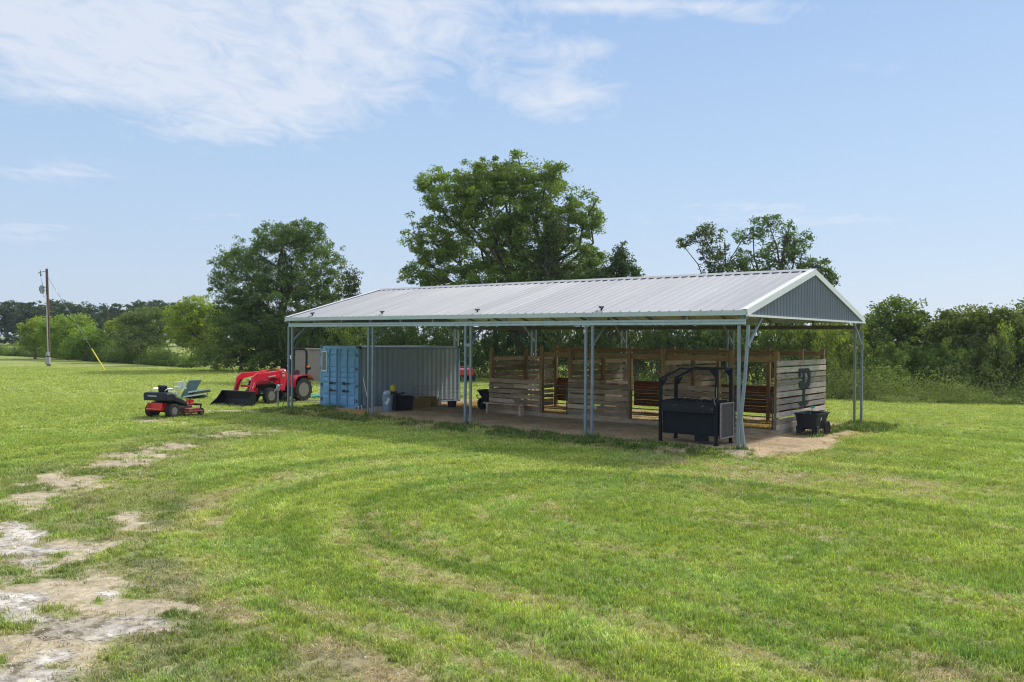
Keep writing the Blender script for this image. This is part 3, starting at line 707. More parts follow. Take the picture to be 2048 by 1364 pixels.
for i in range(5):
    for b in (0, BW):
        a = i*BAY; sg = 1 if b == 0 else -1
        for s in (-1, 1):
            aa = a+s*.115; mb = MB(); q0 = L(aa, b, -.05)
            if i == 0 and b == 0 and s == -1:            # the leg something has run into
                pts = [L(aa-.02, b, ZB), L(aa+.05, b-.02, 2.0), L(aa+.14, b-.05, .95), L(aa+.03, b-.02, -.05)]
                for p_, q_ in zip(pts[:-1], pts[1:]): mb.bar(p_, q_, .075, .075, up=VB, ch=.008)
            else: mb.bar(q0, L(aa, b, ZB+.002), .075, .075, up=VB, ch=.008)
            mb.build('post', M_galv, barn)
        if i in (0, 4):
            mb = MB(); mb.bar(L(a-(.08 if i == 0 else -.08), b, ZB+.15), L(a-(.08 if i == 0 else -.08), b, ZE+.03), .075, .075, up=VB); mb.build('post_cap', M_galv, barn)
        mb = MB(); mb.bar(L(a-.115, b+sg*.03, 2.80), L(a-.115, b+sg*.92, 3.56), .055, .055, up=VA); mb.bar(L(a-.115, b, 2.76), L(a-.115, b+sg*.05, 2.80), .06, .12, up=VA)
        mb.build('knee_brace', M_galv, barn)
        if i == 2 and b == 0:
            mb = MB(); mb.bar(L(a-.15, b-.05, 2.72), L(a+.15, b-.05, 2.72), .01, .1); mb.build('bracket', M_galv, barn)
for px, py in ((625, 631), (765, 628), (955, 625), (1204, 621)):   # dark lamps clipped to the sheet above the eave
    k = None
    for a in np.linspace(0, BL, 400):
        q = P(a, 0.14, zr(.14)+.07); d = q-Vector((0, 0, CH)); u = 1024+F*d.dot(CR)/d.dot(FWD)
        if k is None or abs(u-px) < k[0]: k = (abs(u-px), a)
    a = k[1]; mb = MB(); mb.box(L(a, .14, zr(.14)+.045), (.05, .05, .07)); mb.bar(L(a-.02, .10, zr(.14)+.09), L(a+.04, .20, zr(.14)+.13), .15, .02); mb.bar(L(a-.1, .05, zr(.14)+.06), L(a+.04, .12, zr(.14)+.11), .03, .03)
    mb.build('eave_lamp', M_black, barn)

# ------------------------------------------------------------------ shipping container
CO = np.array([-6.1783, 33.8643]); CYAW = 0.8891
cont = empty('shipping_container', (CO[0], CO[1], .02), CYAW, 'faded blue shipping container with closed doors under the left end of the barn', 'shipping container')
CLn, CWd, CHt = 6.06, 2.44, 2.57         # local x: along, away; y: 0..2.44 to the left; door face at x=0
def corr(mb, p0, ex, ez, Ln, H, nrm, per=.278, dep=.036):
    n = int(round(Ln/per)); per = Ln/n; pr = []
    for i in range(n):
        x = i*per
        pr += [(x, 0), (x+per*.26, 0), (x+per*.5, -dep), (x+per*.76, -dep)]
    pr.append((Ln, 0)); vs = []
    p0, ex, ez, nrm = map(Vector, (p0, ex, ez, nrm))
    for x, d in pr: vs += [p0+ex*x+nrm*d, p0+ex*x+nrm*d+ez*H]
    mb.add(vs, [(2*i, 2*i+2, 2*i+3, 2*i+1) for i in range(len(pr)-1)])
fr = .10
mb = MB(); corr(mb, (fr, .025, .14), (1, 0, 0), (0, 0, 1), CLn-2*fr, CHt-.26, (0, -1, 0)); mb.build('side_panel', M_cside, cont)
mb = MB(); corr(mb, (fr, CWd-.025, .14), (1, 0, 0), (0, 0, 1), CLn-2*fr, CHt-.26, (0, 1, 0)); mb.build('side_panel', M_cblue, cont)
mb = MB(); corr(mb, (CLn-.03, fr, .14), (0, 1, 0), (0, 0, 1), CWd-2*fr, CHt-.26, (1, 0, 0)); mb.build('end_panel', M_cside, cont)
mb = MB(); corr(mb, (fr, .06, CHt-.035), (1, 0, 0), (0, 1, 0), CLn-2*fr, CWd-.12, (0, 0, 1), dep=.02); mb.build('roof', M_cside, cont)
mb = MB()
for y in (.05, CWd-.05):
    for z in (.07, CHt-.06): mb = MB(); mb.bar((.1, y, z), (CLn-.1, y, z), .08 if z > 1 else .1, .12 if z < 1 else .09); mb.build('rail', M_cside, cont)
for x in (.06, CLn-.06):
    mb = MB()
    for y in (.06, CWd-.06): mb.bar((x, y, .11), (x, y, CHt-.11), .10, .10, up=(1, 0, 0))
    mb.bar((x, .12, .08), (x, CWd-.12, .08), .11, .14)
    mb.bar((x, .12, CHt-.07), (x, CWd-.12, CHt-.07), .11, .12); mb.build('end_frame', M_cblue, cont)
M_cast = mat('corner_casting', (.10, .20, .30), .6, .2, (.14, .13, .12), 8)
for x in (.085, CLn-.085):
    for y in (.08, CWd-.08):
        for z in (.055, CHt-.055):
            mb = MB(); mb.box((x, y, z), (.18, .165, .118), mi=0)
            sx_ = -1 if x < 1 else 1; sy_ = -1 if y < 1 else 1
            mb.box((x+sx_*.091, y, z), (.004, .07, .06), mi=1); mb.box((x, y+sy_*.084, z), (.07, .004, .06), mi=1)
            mb.build('corner_casting', [M_cast, M_black], cont)
rows = [(0.16, .52), (.56, 1.02), (1.06, 1.24), (1.28, 1.46), (1.50, 1.68), (1.72, 2.16), (2.20, 2.42)]
for di in (0, 1):
    y0, y1 = (.125, 1.195) if di == 0 else (1.245, 2.315)  # di 0: near the corner (right leaf in view)
    door = MB(); door.box((.035, (y0+y1)/2, 1.29), (.03, y1-y0, 2.3))
    cols = 2; step = (y1-y0-.10)/2
    for c in range(2):
        ya = y0+.05+c*step; yb = ya+step-.0
        for r0, r1 in rows:
            # pressed field: slanted lip at its top, a shallow box
            ym0, ym1 = ya+.035, yb-.035; x0, x1 = .0195, -.012
            vs = [(x0, ym0, r0), (x0, ym1, r0), (x0, ym1, r1), (x0, ym0, r1), (x1, ym0+.02, r0+.012), (x1, ym1-.02, r0+.012), (x1, ym1-.02, r1-min(.09, (r1-r0)*.35)), (x1, ym0+.02, r1-min(.09, (r1-r0)*.35))]
            door.add(vs, [(4, 5, 6, 7), (0, 1, 5, 4), (1, 2, 6, 5), (2, 3, 7, 6), (3, 0, 4, 7)])
    dobj = door.build('door', M_cblue, cont)
    for k_, yy in enumerate((y0+.05+step*.5+(.0), y0+.05+step*1.5)):
        pass
    for yy in (y0+.06+(0 if di else .0)+step*(1.0), y0+.075 if di else y1-.075):
        mb = MB(); mb.tube([(-.035, yy, .16), (-.035, yy, 2.44)], .019, 8)
        for z in (.2, .8, 1.5, 2.38): mb.box((-.022, yy, z), (.05, .07, .05))
        mb.build('lock_rod', M_cblue, dobj)
    for z_, y_ in ((1.02, 0), (.72, .06)):
        mb = MB(); ym = y0+.62 if di == 0 else y0+.32
        mb.bar((-.055, ym-.22, z_+.02), (-.055, ym+.20, z_-.02), .03, .045); mb.box((-.05, ym+.1, z_+.02), (.04, .09, .1))
        mb.build('handle', mat('rusty_dark', (.05, .035, .035), .8, .2, (.1, .05, .035), 20), dobj)
    for z in (.35, .95, 1.65, 2.2):
        yh = y0-.01 if di == 0 else y1+.01
        mb = MB(); mb.box((-.008, yh, z), (.05, .1, .12)); mb.build('hinge', M_cast, dobj)
mb = MB(); mb.box((.02, 1.22, 1.29), (.03, .035, 2.3)); mb.build('door_seal', M_cblue, cont)
vent = MB()
for (y_, z_, sy, sz) in ((2.24, 1.92, .035, .84), (1.94, 1.92, .035, .84), (2.09, 2.33, .30, .04), (2.09, 1.52, .30, .05)): vent.box((-.03, y_, z_), (.05, sy, sz))
vo = vent.build('vent_frame', M_white, cont)
mb = MB(); mb.box((-.02, 2.09, 1.92), (.02, .26, .78), mi=0)
for k_ in range(15): mb.box((-.034, 2.09, 1.58+k_*.05), (.012, .26, .022), rot=Matrix.Rotation(.6, 3, 'Y'), mi=0)
mb.build('louvre', mat('vent_grille', (.30, .31, .29), .6, .2, (.2, .19, .17), 25), vo)
mb = MB(); mb.box((-.018, 2.12, 2.42), (.012, .17, .10)); mb.build('data_plate', mat('plate', (.4, .45, .47), .5), cont)

# ------------------------------------------------------------------ timber horse stalls
stall = empty('horse_stalls', P(6.6, 6.8, PAD), 0, 'row of three weathered plank horse stalls with half-height fronts inside the open barn', 'horse stalls')
SM = stall.location.copy()
def S(a, b, z): return P(a, b, z+PAD)-SM
SF, SBK = 4.7, 8.95; WALLS = [.95, 4.84, 8.61, 12.34]
def plank_wall(name, kind, a0, b0, a1, b1, z0, z1, bh=.152, gap=.036, tight=3, mt=None, off=0.0, seed=0, skip=()):
    r = random.Random(seed); mb = MB(); d = (VA*(a1-a0)+VB*(b1-b0)); nrm = Vector((d.y, -d.x, 0)).normalized()*off
    z = z0; k = 0
    while z+bh*.6 < z1:
        h = bh*r.uniform(.93, 1.05); h = min(h, z1-z)
        if k not in skip:
            # boards of uneven length butt at a post
            t = r.choice([None, .5, None, .65]) if kind == 'long' else None
            segs = [(0, 1)] if t is None else [(0, t-.002), (t+.002, 1)]
            for t0, t1 in segs:
                e0 = r.uniform(-.012, .012); e1 = r.uniform(-.012, .012); y = r.uniform(-.004, .004)
                p0 = S(a0+(a1-a0)*t0, b0+(b1-b0)*t0, z+h/2+e0)+nrm*(1+y*20); p1 = S(a0+(a1-a0)*t1, b0+(b1-b0)*t1, z+h/2+e1)+nrm*(1+y*20)
                mb.bar(p0, p1, .034, h, ch=.004)
        z += h+(gap*r.uniform(.5, 1.4) if k >= tight-1 else .006); k += 1
    return mb.build(name, mt or M_plank, stall)
w0 = plank_wall('plank_wall', 'x', WALLS[0], SF-.12, WALLS[0], SBK+.05, .0, 2.27, .155, .042, 3, M_plank_pale, .05, 3); w0['label'] = 'pale grey end wall of spaced planks'
for i, a in enumerate(WALLS[1:]):
    plank_wall('plank_wall', 'x', a, SF+.05, a, SBK-.05, .05, 2.22, .15, .052, 2, M_plank, -.06, 11+i)
for i, (a0, a1) in enumerate(((12.40, 9.90), (8.66, 6.15), (4.88, 2.40))):
    plank_wall('front_boards', 'long', a0, SF, a1, SF, .04, 1.44, .16, .042, 2, M_plank, .06, 31+i, skip=())
mb = MB(); mb.bar(S(12.4, SF-.1, .07), S(.85, SF-.1, .07), .04, .16, ch=.004); mb.build('kick_board', M_plank, stall)
def post(a, b, h, w=.125):
    mb = MB(); mb.bar(S(a, b, -.05), S(a, b, h), w, w, up=VA, ch=.006); return mb.build('post', M_post, stall)
for a in (12.34, 9.90, 8.61, 6.15, 4.84, 2.40, .95): post(a, SF, 2.56+random.uniform(-.04, .05))
for a in (12.3, 10.5, 8.61, 6.7, 4.84, 2.9, .98): post(a, SBK, 2.60+random.uniform(-.04, .05))
post(12.34, 6.9, 2.45); post(.98, 6.9, 2.58); post(8.61, 6.9, 2.35); post(4.84, 6.9, 2.35)
for a0, a1, b in ((9.98, 8.53, SF), (6.23, 4.76, SF), (4.72, .87, SF), (8.53, 6.23, SF+.09)):
    mb = MB(); mb.bar(S(a0, b+.07, 2.30), S(a1, b+.07, 2.30), .04, .185, ch=.004); mb.build('top_rail', M_post, stall)
mb = MB(); mb.bar(S(12.4, SBK-.08, 2.44), S(.9, SBK-.08, 2.44), .04, .14, ch=.004); mb.build('top_rail', M_post, stall)
for a0, a1 in ((12.3, 8.7), (8.5, 4.9), (4.75, 1.05)):     # red-brown back boards
    mb = MB()
    for k_ in range(4): mb.bar(S(a0, SBK+.09, .36+k_*.25), S(a1, SBK+.09, .36+k_*.25), .03, .243)
    mb.build('back_board', M_redboard, stall)
# welded wire mesh over the boards
mb = MB(); a_ = .9
r_w = .006
while a_ < 12.4: mb.bar(S(a_, SBK+.12, 1.2), S(a_, SBK+.12, 2.72), r_w, r_w, up=VA); a_ += .10
z_ = 1.25
while z_ < 2.75: mb.bar(S(.9, SBK+.12, z_), S(12.4, SBK+.12, z_), r_w, r_w); z_ += .10
mb.build('wire_mesh', mat('wire', (.16, .17, .17), .5, .5, (.1, .1, .1), 5), stall)
M_gate = mat('gate_tube', (.16, .17, .165), .45, .4, (.06, .07, .065), 7)
for a0, a1 in ((9.78, 8.73), (6.04, 4.95), (2.28, 1.06)):  # tubular gates
    g_ = MB(); R_ = .11
    g_.tube([S(a0, SF-.03, .13), S(a0, SF-.03, 1.17-R_), S(a0-.03, SF-.03, 1.17-R_*.3), S(a0-R_, SF-.03, 1.17), S(a1+R_, SF-.03, 1.17), S(a1+.03, SF-.03, 1.17-R_*.3), S(a1, SF-.03, 1.17-R_), S(a1, SF-.03, .13)], .026, 8)
    go_ = g_.build('gate', M_gate, stall, smooth=True)
    for k_, z in enumerate((.13, .32, .52, .74, .95)):
        mb = MB(); mb.tube([S(a0, SF-.03, z), S(a1, SF-.03, z)], .017, 6); mb.build('gate_bar', M_gate, go_, smooth=True)
# dark steel emblem on the end wall: a letter over a rocker
em = MB(); E0 = P(WALLS[0], 6.82, PAD+.12)
ex_, ez_ = VB, Vector((0, 0, 1)); nrm_ = -VA
def eq(pts, th=.012):                                      # polygon in (along wall, up), pushed off the wall
    em.prism(pts, Vector((0, 0, 0)), ex_, ez_, nrm_*th)
eq([(-.09, .76), (.09, .76), (.09, 1.86), (-.09, 1.86)])
eq([(-.46, 1.74), (-.09, 1.74), (-.09, 1.86), (-.46, 1.86)], .0125); eq([(-.46, 1.56), (-.27, 1.60), (-.27, 1.742), (-.46, 1.742)], .0123)
outer = [(.09, 1.86), (.40, 1.86), (.54, 1.78), (.60, 1.64), (.60, 1.46), (.54, 1.32), (.40, 1.22), (.09, 1.20)]
inner = [(.09, 1.73), (.30, 1.73), (.36, 1.69), (.38, 1.62), (.38, 1.50), (.34, 1.43), (.26, 1.38), (.09, 1.36)]
for i in range(len(outer)-1): eq([outer[i], outer[i+1], inner[i+1], inner[i]], .013)
eq([(-.09, 1.20), (-.30, 1.22), (-.44, 1.29), (-.44, 1.40), (-.36, 1.46), (-.09, 1.44)], .0127)
for i, (t0, t1) in enumerate(zip(np.linspace(-1, 1, 11)[:-1], np.linspace(-1, 1, 11)[1:])):
    f_ = lambda t: .62+.17*t*t
    g_ = lambda t: .78+.03*t*t
    eq([(.50*t0, f_(t0)), (.50*t1, f_(t1)), (.50*t1, g_(t1)), (.50*t0, g_(t0))], .0135)
emo = em.build('brand_emblem', mat('emblem_steel', (.018, .022, .028), .6, 0, (.03, .034, .04), 6, spec=.3)); emo.location = E0+nrm_*.085
tag(emo, 'dark steel letter emblem over a rocker, fixed to the pale plank end wall', 'emblem')
# bench
bench = empty('wooden_bench', P(11.35, SF-.38, PAD), math.atan2(-BA[1], -BA[0]), 'low weathered wooden bench against the front boards of the leftmost stall', 'bench')
mb = MB(); mb.box((0, 0, .40), (1.95, .28, .045)); mb.build('seat', M_plank, bench, bevel=.004)
for s in (-1, 1):
    mb = MB(); mb.box((s*.80, 0, .187), (.09, .24, .374)); mb.build('leg', M_plank, bench, bevel=.004)
mb = MB(); mb.box((0, .13, .30), (1.5, .03, .14)); mb.build('back_rail', M_plank, bench)

# ------------------------------------------------------------------ black steel feeder with hoops
fd = empty('cattle_feeder', P(1.95, 1.28, .08), math.atan2(-BA[1], -BA[0]), 'black steel box on legs with overhead hoops, standing in front of the stalls', 'feeder')
fw, fdp = 1.70, .92; X0, X1, Y0, Y1 = -fw/2, fw/2, -fdp/2, fdp/2     # local x: towards the right, y: away
for (x, y) in ((X0, Y0), (X1, Y0), (X0, Y1), (X1, Y1)):
    top = 2.06 if x > 0 else 1.78
    mb = MB(); mb.bar((x, y, 0), (x, y, top), .085, .085, up=(1, 0, 0), ch=.01); mb.box((x, y, .006), (.12, .12, .02)); mb.build('leg', M_chest, fd)
for y in (Y0, Y1):
    mb = MB(); mb.bar((X0, y, 1.76), (X0+.62, y, 2.06), .055, .055); mb.bar((X0+.60, y, 2.06), (X1+.04, y, 2.06), .055, .055)
    mb.prism([(0, 0), (.17, .075), (.17, .03), (.05, -.16), (0, -.16)], (X0+.03, y-.01, 1.72), (1, 0, 0), (0, 0, 1), (0, .02, 0))
    mb.prism([(0, 0), (-.2, 0), (0, -.22)], (X1-.03, y-.01, 2.04), (1, 0, 0), (0, 0, 1), (0, .02, 0)); mb.build('hoop', M_chest, fd)
mb = MB(); mb.bar((X1, Y0, 2.05), (X1, Y1, 2.05), .045, .045); mb.bar((X0+.62, Y0, 2.05), (X0+.62, Y1, 2.05), .03, .03); mb.build('cross_bar', M_chest, fd)
mb = MB(); mb.box((0, 0, .67), (fw-.09, fdp-.09, .88)); mb.box((.35, Y0+.14, .16), (.34, .18, .18)); mb.build('box', M_chest, fd, bevel=.006)
mb = MB(); mb.box((0, Y0-.02, .985), (fw-.10, .06, .27)); mb.box((.02, 0, 1.13), (fw-.06, fdp-.02, .05)); mb.build('lid', mat('scuffed_black', (.010, .013, .02), .5, 0, (.02, .022, .03), 5, spec=.25, rust=(.30, .15, .16), rust_amt=.065, stretch=(.5, 1, 2)), fd, bevel=.008)
mb = MB(); rr = random.Random(4)
for k_ in range(60):
    x = X0+.1+rr.random()*(fw-.2); y = Y0+.04+rr.random()*(fdp-.1); mb.box((x, y, 1.165), (rr.uniform(.05, .16), rr.uniform(.04, .1), rr.uniform(.015, .05)), rot=Matrix.Rotation(rr.uniform(0, 3), 3, 'Z'))
mb.box((0, 0, 1.158), (fw-.12, fdp-.08, .006)); mb.build('flaking_liner', M_chest, fd)
pn = MB(); pn.box((X1+.075, 0, .66), (.03, fdp-.10, .96)); po = pn.build('side_panel', M_chest2, fd)
mb = MB(); xx = X1+.10
for z in (.19, 1.13): mb.bar((xx, Y0+.04, z), (xx, Y1-.04, z), .03, .03)
for y in (Y0+.05, Y1-.05): mb.bar((xx, y, .2), (xx, y, 1.12), .03, .03, up=(1, 0, 0))
mb.build('panel_rim', M_pink, po)
mb = MB(); mb.tube([(X1+.03, Y0-.07, 1.58), (X1+.02, Y0-.06, 1.3), (X1-.05, Y0-.05, 1.22), (X1, Y0-.07, 1.1)], .008, 5); mb.build('latch_rod', M_steel, fd)

# ------------------------------------------------------------------ garden carts
def make_cart():
    """Local x: from the leg end (0) to the wheel end, y across."""
    r = empty('garden_cart'); hw, Ln = .36, 1.12
    rim_z, low = .71, .25
    def ring(x0, x1, w, z): return [Vector(q) for q in ((x0, -w, z), (x1, -w, z), (x1, w, z), (x0, w, z))]
    def rnd(q, rr_=.06):
        o = []
        for i in range(4):
            a, b, c = q[i-1], q[i], q[(i+1) % 4]
            o += [b+(a-b).normalized()*rr_, b+((a-b).normalized()+(c-b).normalized())*rr_*.25, b+(c-b).normalized()*rr_]
        return o
    secs = [rnd(ring(.10, .80, .29, low)), rnd(ring(.07, .92, .31, .44)), rnd(ring(0.02, Ln, hw-.02, rim_z-.03)), rnd(ring(-.02, Ln+.04, hw+.02, rim_z)), rnd(ring(-.02, Ln+.04, hw+.02, rim_z+.025)), rnd(ring(.03, Ln-.02, hw-.035, rim_z+.022)),
            rnd(ring(.10, .90, .285, .44)), rnd(ring(.13, .78, .265, low+.02))]
    mb = MB(); mb.loft(secs); mb.build('tub', M_tub, r, smooth=True)
    for s in (-1, 1):
        mb = MB(); mb.loft([[Vector(q) for q in ((.085, s*.24-.09, .34), (.26, s*.24-.09, .34), (.26, s*.24+.09, .34), (.085, s*.24+.09, .34))], [Vector(q) for q in ((.06, s*.23-.075, 0), (.19, s*.23-.075, 0), (.19, s*.23+.075, 0), (.06, s*.23+.075, 0))]])
        mb.build('leg', M_tub, r, bevel=.012)
    mb = MB(); mb.tube([(.80, -.40, .24), (.80, .40, .24)], .012, 8); mb.build('axle', M_black, r)
    for s in (-1, 1):
        w = empty('wheel'); w.parent = r; y = s*.385; w.location = (.80, y, .24); w.scale = (1.17, 1.1, 1.17)
        mb = MB(); mb.lathe([(.16, -.025), (.19, -.032), (.205, -.02), (.208, 0), (.205, .02), (.19, .032), (.16, .025), (.16, -.025)], axis='y', n=28); mb.build('tyre', M_rubber, w, smooth=True)
        mb = MB(); mb.lathe([(.0, -.03), (.04, -.03), (.04, .03), (.0, .03)], axis='y', n=12)
        for k_ in range(6):
            t = k_*math.pi/3; mb.bar((.03*math.cos(t), 0, .03*math.sin(t)), (.17*math.cos(t), 0, .17*math.sin(t)), .03, .022, up=(0, 1, 0))
        mb.lathe([(.145, -.02), (.168, -.02), (.168, .02), (.145, .02), (.145, -.02)], axis='y', n=28); mb.build('hub', M_dark, w)
    mb = MB(); mb.tube([(.9, -.30, .30), (1.12, -.30, .42), (1.22, -.2, .50), (1.22, .2, .50), (1.12, .30, .42), (.9, .30, .30)], .016, 8); mb.build('handle', M_black, r, smooth=True)
    return r
cart = make_cart(); cb = math.atan2(BB[1], BB[0])
tag(cart, 'black plastic garden cart with two spoked wheels, parked by the pale plank end wall', 'cart')
cp = G(1611, 875); cart.location = (cp.x-.02, cp.y-.05, 0); cart.rotation_euler = (0, 0, cb)
mb = MB(); mb.box((0, 0, 0), (.07, .006, .09)); st_ = mb.build('sticker', M_letter, cart); st_.location = (.40, -.335, .56); st_.rotation_euler = (R(12), 0, 0)
for ch in list(cart.children):
    if ch.name.startswith('handle'): pass
cart2 = copy_tree(cart); tag(cart2, 'black garden cart half hidden behind the left end of the plank stalls, nose tipped up', 'cart')
for ch in list(cart2.children):
    if ch.name.startswith('sticker'): bpy.data.objects.remove(ch)
c2 = G(981, 826); dirv = -VB*0.25+VA
cart2.rotation_euler = (0, R(-6), math.atan2(VA.y-.15, VA.x-.1)); q = c2+Vector((.55, -.02, PAD)); cart2.location = (q.x, q.y, .05)
mb = MB(); mb.tube([(0, 0, 0), (.03, -.02, .20), (.06, -.10, .36)], .012, 6); mb.box((.06, -.10, .37), (.13, .03, .05))
gh = mb.build('scoop_handle', mat('green_plastic', (.02, .42, .30), .4)); gh.location = cart.location+Vector((BB[0]*.28+.02, BB[1]*.28, .55)); tag(gh, 'green plastic scoop handle sticking out of the cart by the end wall', 'tool')

# ------------------------------------------------------------------ red tractor with front loader   (x forward, y left)
tr = empty('tractor', (0, 0, 0), 0, 'red compact tractor with a front loader and black bucket, parked left of the container', 'tractor')
hd = math.atan2(-.866, -.5); rw = G(602.7, 803); lf = Vector((.866, -.5, 0))
tr.location = rw-lf*.60; tr.location.z = 0.0; tr.rotation_euler = (0, 0, hd)
def tyre(parent, c, r, w, rimr, lugs, s, rim_mat=M_rim):
    e = empty('wheel'); e.parent = parent; e.location = c
    mb = MB(); mb.lathe([(rimr, -w*.42), (r*.80, -w*.5), (r*.93, -w*.44), (r*.955, -w*.2), (r*.955, w*.2), (r*.93, w*.44), (r*.80, w*.5), (rimr, w*.42)], axis='y', n=36)
    if lugs:
        for k_ in range(lugs):
            for sd_ in (-1, 1):
                t0 = 2*math.pi*(k_+(.5 if sd_ > 0 else 0))/lugs; t1 = t0+.30
                p0 = Vector((r*.975*math.cos(t1), sd_*w*.02, r*.975*math.sin(t1))); p1 = Vector((r*.94*math.cos(t0), sd_*w*.48, r*.94*math.sin(t0)))
                mb.bar(p0, p1, .045*r/.5, .05*r/.5, up=p0.normalized())
    mb.build('tyre', M_rubber, e, smooth=True)
    mb = MB(); o = s*w*.40
    mb.lathe([(rimr*1.03, s*w*.44), (rimr*.95, s*w*.45), (rimr*.90, s*w*.30), (rimr*.78, s*w*.10), (rimr*.45, s*w*.02), (rimr*.40, s*w*.12), (rimr*.18, s*w*.14), (rimr*.16, s*w*.24), (0.001, s*w*.25)], axis='y', n=30)
    mb.build('rim', rim_mat, e, smooth=True)
    mb = MB(); mb.lathe([(rimr*.52, s*w*.02), (rimr*.52, s*w*.16), (rimr*.40, s*w*.20), (.001, s*w*.27)], axis='y', n=20); mb.build('hub', M_dark, e, smooth=True)
    mb = MB(); mb.lathe([(rimr*1.0, -s*w*.42), (rimr*.9, -s*w*.2), (rimr*.5, -s*w*.05), (.001, -s*w*.04)], axis='y', n=24); mb.build('rim', rim_mat, e, smooth=True)
    return e
for s in (-1, 1):
    tyre(tr, (0, s*.60, .555), .555, .36, .31, 14, s); tyre(tr, (1.86, s*.54, .365), .365, .25, .20, 12, s)
mb = MB()                                                 # chassis, gearbox, axles, engine
mb.box((.35, 0, .58), (1.3, .34, .34)); mb.bar((0, -.45, .555), (0, .45, .555), .16, .16); mb.bar((1.86, -.45, .38), (1.86, .45, .38), .10, .12)
mb.box((1.55, 0, .72), (1.2, .36, .40)); mb.box((1.6, 0, .52), (1.1, .42, .10)); mb.box((-.28, 0, .55), (.35, .3, .3)); mb.box((.55, .28, .42), (.7, .2, .05)); mb.box((.55, -.28, .42), (.7, .2, .05))
mb.tube([(1.1, .30, .62), (1.5, .32, .55), (1.9, .30, .6)], .03, 6); mb.box((.95, .26, .68), (.4, .2, .25))
mb.build('chassis', M_dark, tr, bevel=.01)
def sec(x, w, z0, z1, r=.10):                               # rounded hood section
    pts = []
    for (y, z, n0) in ((w, z0, 0), (w, z1-r, 1), (w-r*.35, z1-r*.35, 1), (w-r, z1, 1)): pts.append(Vector((x, y, z)))
    return pts+[Vector((x, -p.y, p.z)) for p in reversed(pts)]
mb = MB(); mb.loft([sec(.80, .29, .82, 1.42), sec(1.1, .285, .84, 1.41), sec(1.7, .27, .86, 1.33), sec(2.2, .25, .86, 1.22), sec(2.36, .23, .86, 1.10, .12), sec(2.42, .19, .88, 1.02, .14)])
mb.build('hood', M_red, tr, smooth=True)
for s in (-1, 1):
    mb = MB(); mb.box((1.35, s*.291, 1.05), (.62, .006, .05)); mb.box((1.35, s*.291, 1.12), (.42, .006, .03)); mb.box((1.5, s*.286, .84), (1.2, .008, .05)); mb.build('hood_vent', M_dark, tr)
mb = MB(); mb.box((2.405, 0, .96), (.06, .34, .12)); mb.box((2.40, 0, .78), (.10, .40, .2)); mb.build('grille', M_black, tr, bevel=.01)
for s in (-1, 1):
    mb = MB(); mb.lathe([(.001, -.02), (.055, -.015), (.06, .02), (.04, .035), (.001, .04)], c=(2.37, s*.13, 1.07), axis='x', n=16); mb.build('headlight', M_glass, tr, smooth=True)
mb = MB(); mb.loft([sec(.80, .30, .75, 1.46), sec(.62, .27, .75, 1.50), sec(.52, .20, .78, 1.36)]); mb.build('dashboard', M_red, tr, smooth=True)
mb = MB(); mb.tube([(.56, 0, 1.35), (.44, 0, 1.5)], .02, 8)
ring_ = [Vector((.42, 0, 1.52))+Vector((.10*math.cos(t)*.55, .19*math.sin(t), .10*math.cos(t)*1.0+.0))*1.0 for t in np.linspace(0, 2*math.pi, 18)[:-1]]
mb.tube(ring_, .015, 6, closed=True); mb.build('steering_wheel', M_black, tr, smooth=True)
mb = MB(); mb.box((.30, 0, .70), (.75, .70, .04)); mb.box((-.1, 0, .80), (.5, .6, .2)); mb.build('platform', M_dark, tr)
mb = MB(); mb.box((-.05, 0, .98), (.42, .44, .10)); mb.box((-.26, 0, 1.22), (.10, .42, .42), rot=Matrix.Rotation(-.15, 3, 'Y')); mb.build('seat', mat('seat_vinyl', (.10, .012, .02), .5, 0, (.03, .02, .025), 8), tr, bevel=.04)
for s in (-1, 1):                                          # fenders
    prof = [(.58, .70), (.56, 1.00), (.42, 1.17), (.10, 1.22), (-.32, 1.22), (-.52, 1.10), (-.60, .98)]
    mb = MB(); vs = []
    for x, z in prof: vs += [(x, s*.38, z), (x, s*.80, z), (x, s*.80, z-.03), (x, s*.38, z-.03)]
    fs = []
    for i in range(len(prof)-1): fs += [(4*i+j, 4*i+(j+1) % 4, 4*i+4+(j+1) % 4, 4*i+4+j) for j in range(4)]
    fs += [(0, 1, 2, 3), tuple(4*(len(prof)-1)+j for j in (3, 2, 1, 0))]
    mb.add(vs, fs); mb.prism([(x, z-.015) for x, z in prof]+[(-.35, .8), (.35, .72)], (0, s*.385, 0), (1, 0, 0), (0, 0, 1), (0, s*-.02, 0))
    mb.build('fender', M_red, tr, smooth=True)
mb = MB(); arch = [(-.42, -.50, .75), (-.42, -.50, 2.20), (-.42, -.46, 2.33), (-.42, -.36, 2.39), (-.42, .36, 2.39), (-.42, .46, 2.33), (-.42, .50, 2.20), (-.42, .50, .75)]
mb.tube(arch, .052, 8); mb.box((-.42, .50, 1.55), (.09, .09, .16)); mb.box((-.42, -.50, 1.55), (.09, .09, .16)); mb.build('roll_bar', M_black, tr, smooth=True)
for s in (-1, 1):
    mb = MB(); mb.box((-.40, s*.62, 1.58), (.10, .13, .09)); mb.build('warning_light', M_amber, tr, bevel=.02)
    mb = MB(); mb.box((-.46, s*.60, 1.50), (.06, .20, .12)); mb.build('lamp_bracket', M_black, tr)
mb = MB(); mb.box((-.40, -.50, 2.00), (.085, .085, .18)); mb.build('decal', M_letter, tr)
mb = MB(); mb.bar((-.3, 0, .5), (-1.1, 0, .35), .05, .06); mb.bar((-.3, .25, .5), (-1.0, .30, .38), .04, .05); mb.bar((-.3, -.25, .5), (-1.0, -.30, .38), .04, .05); mb.build('hitch', M_dark, tr)
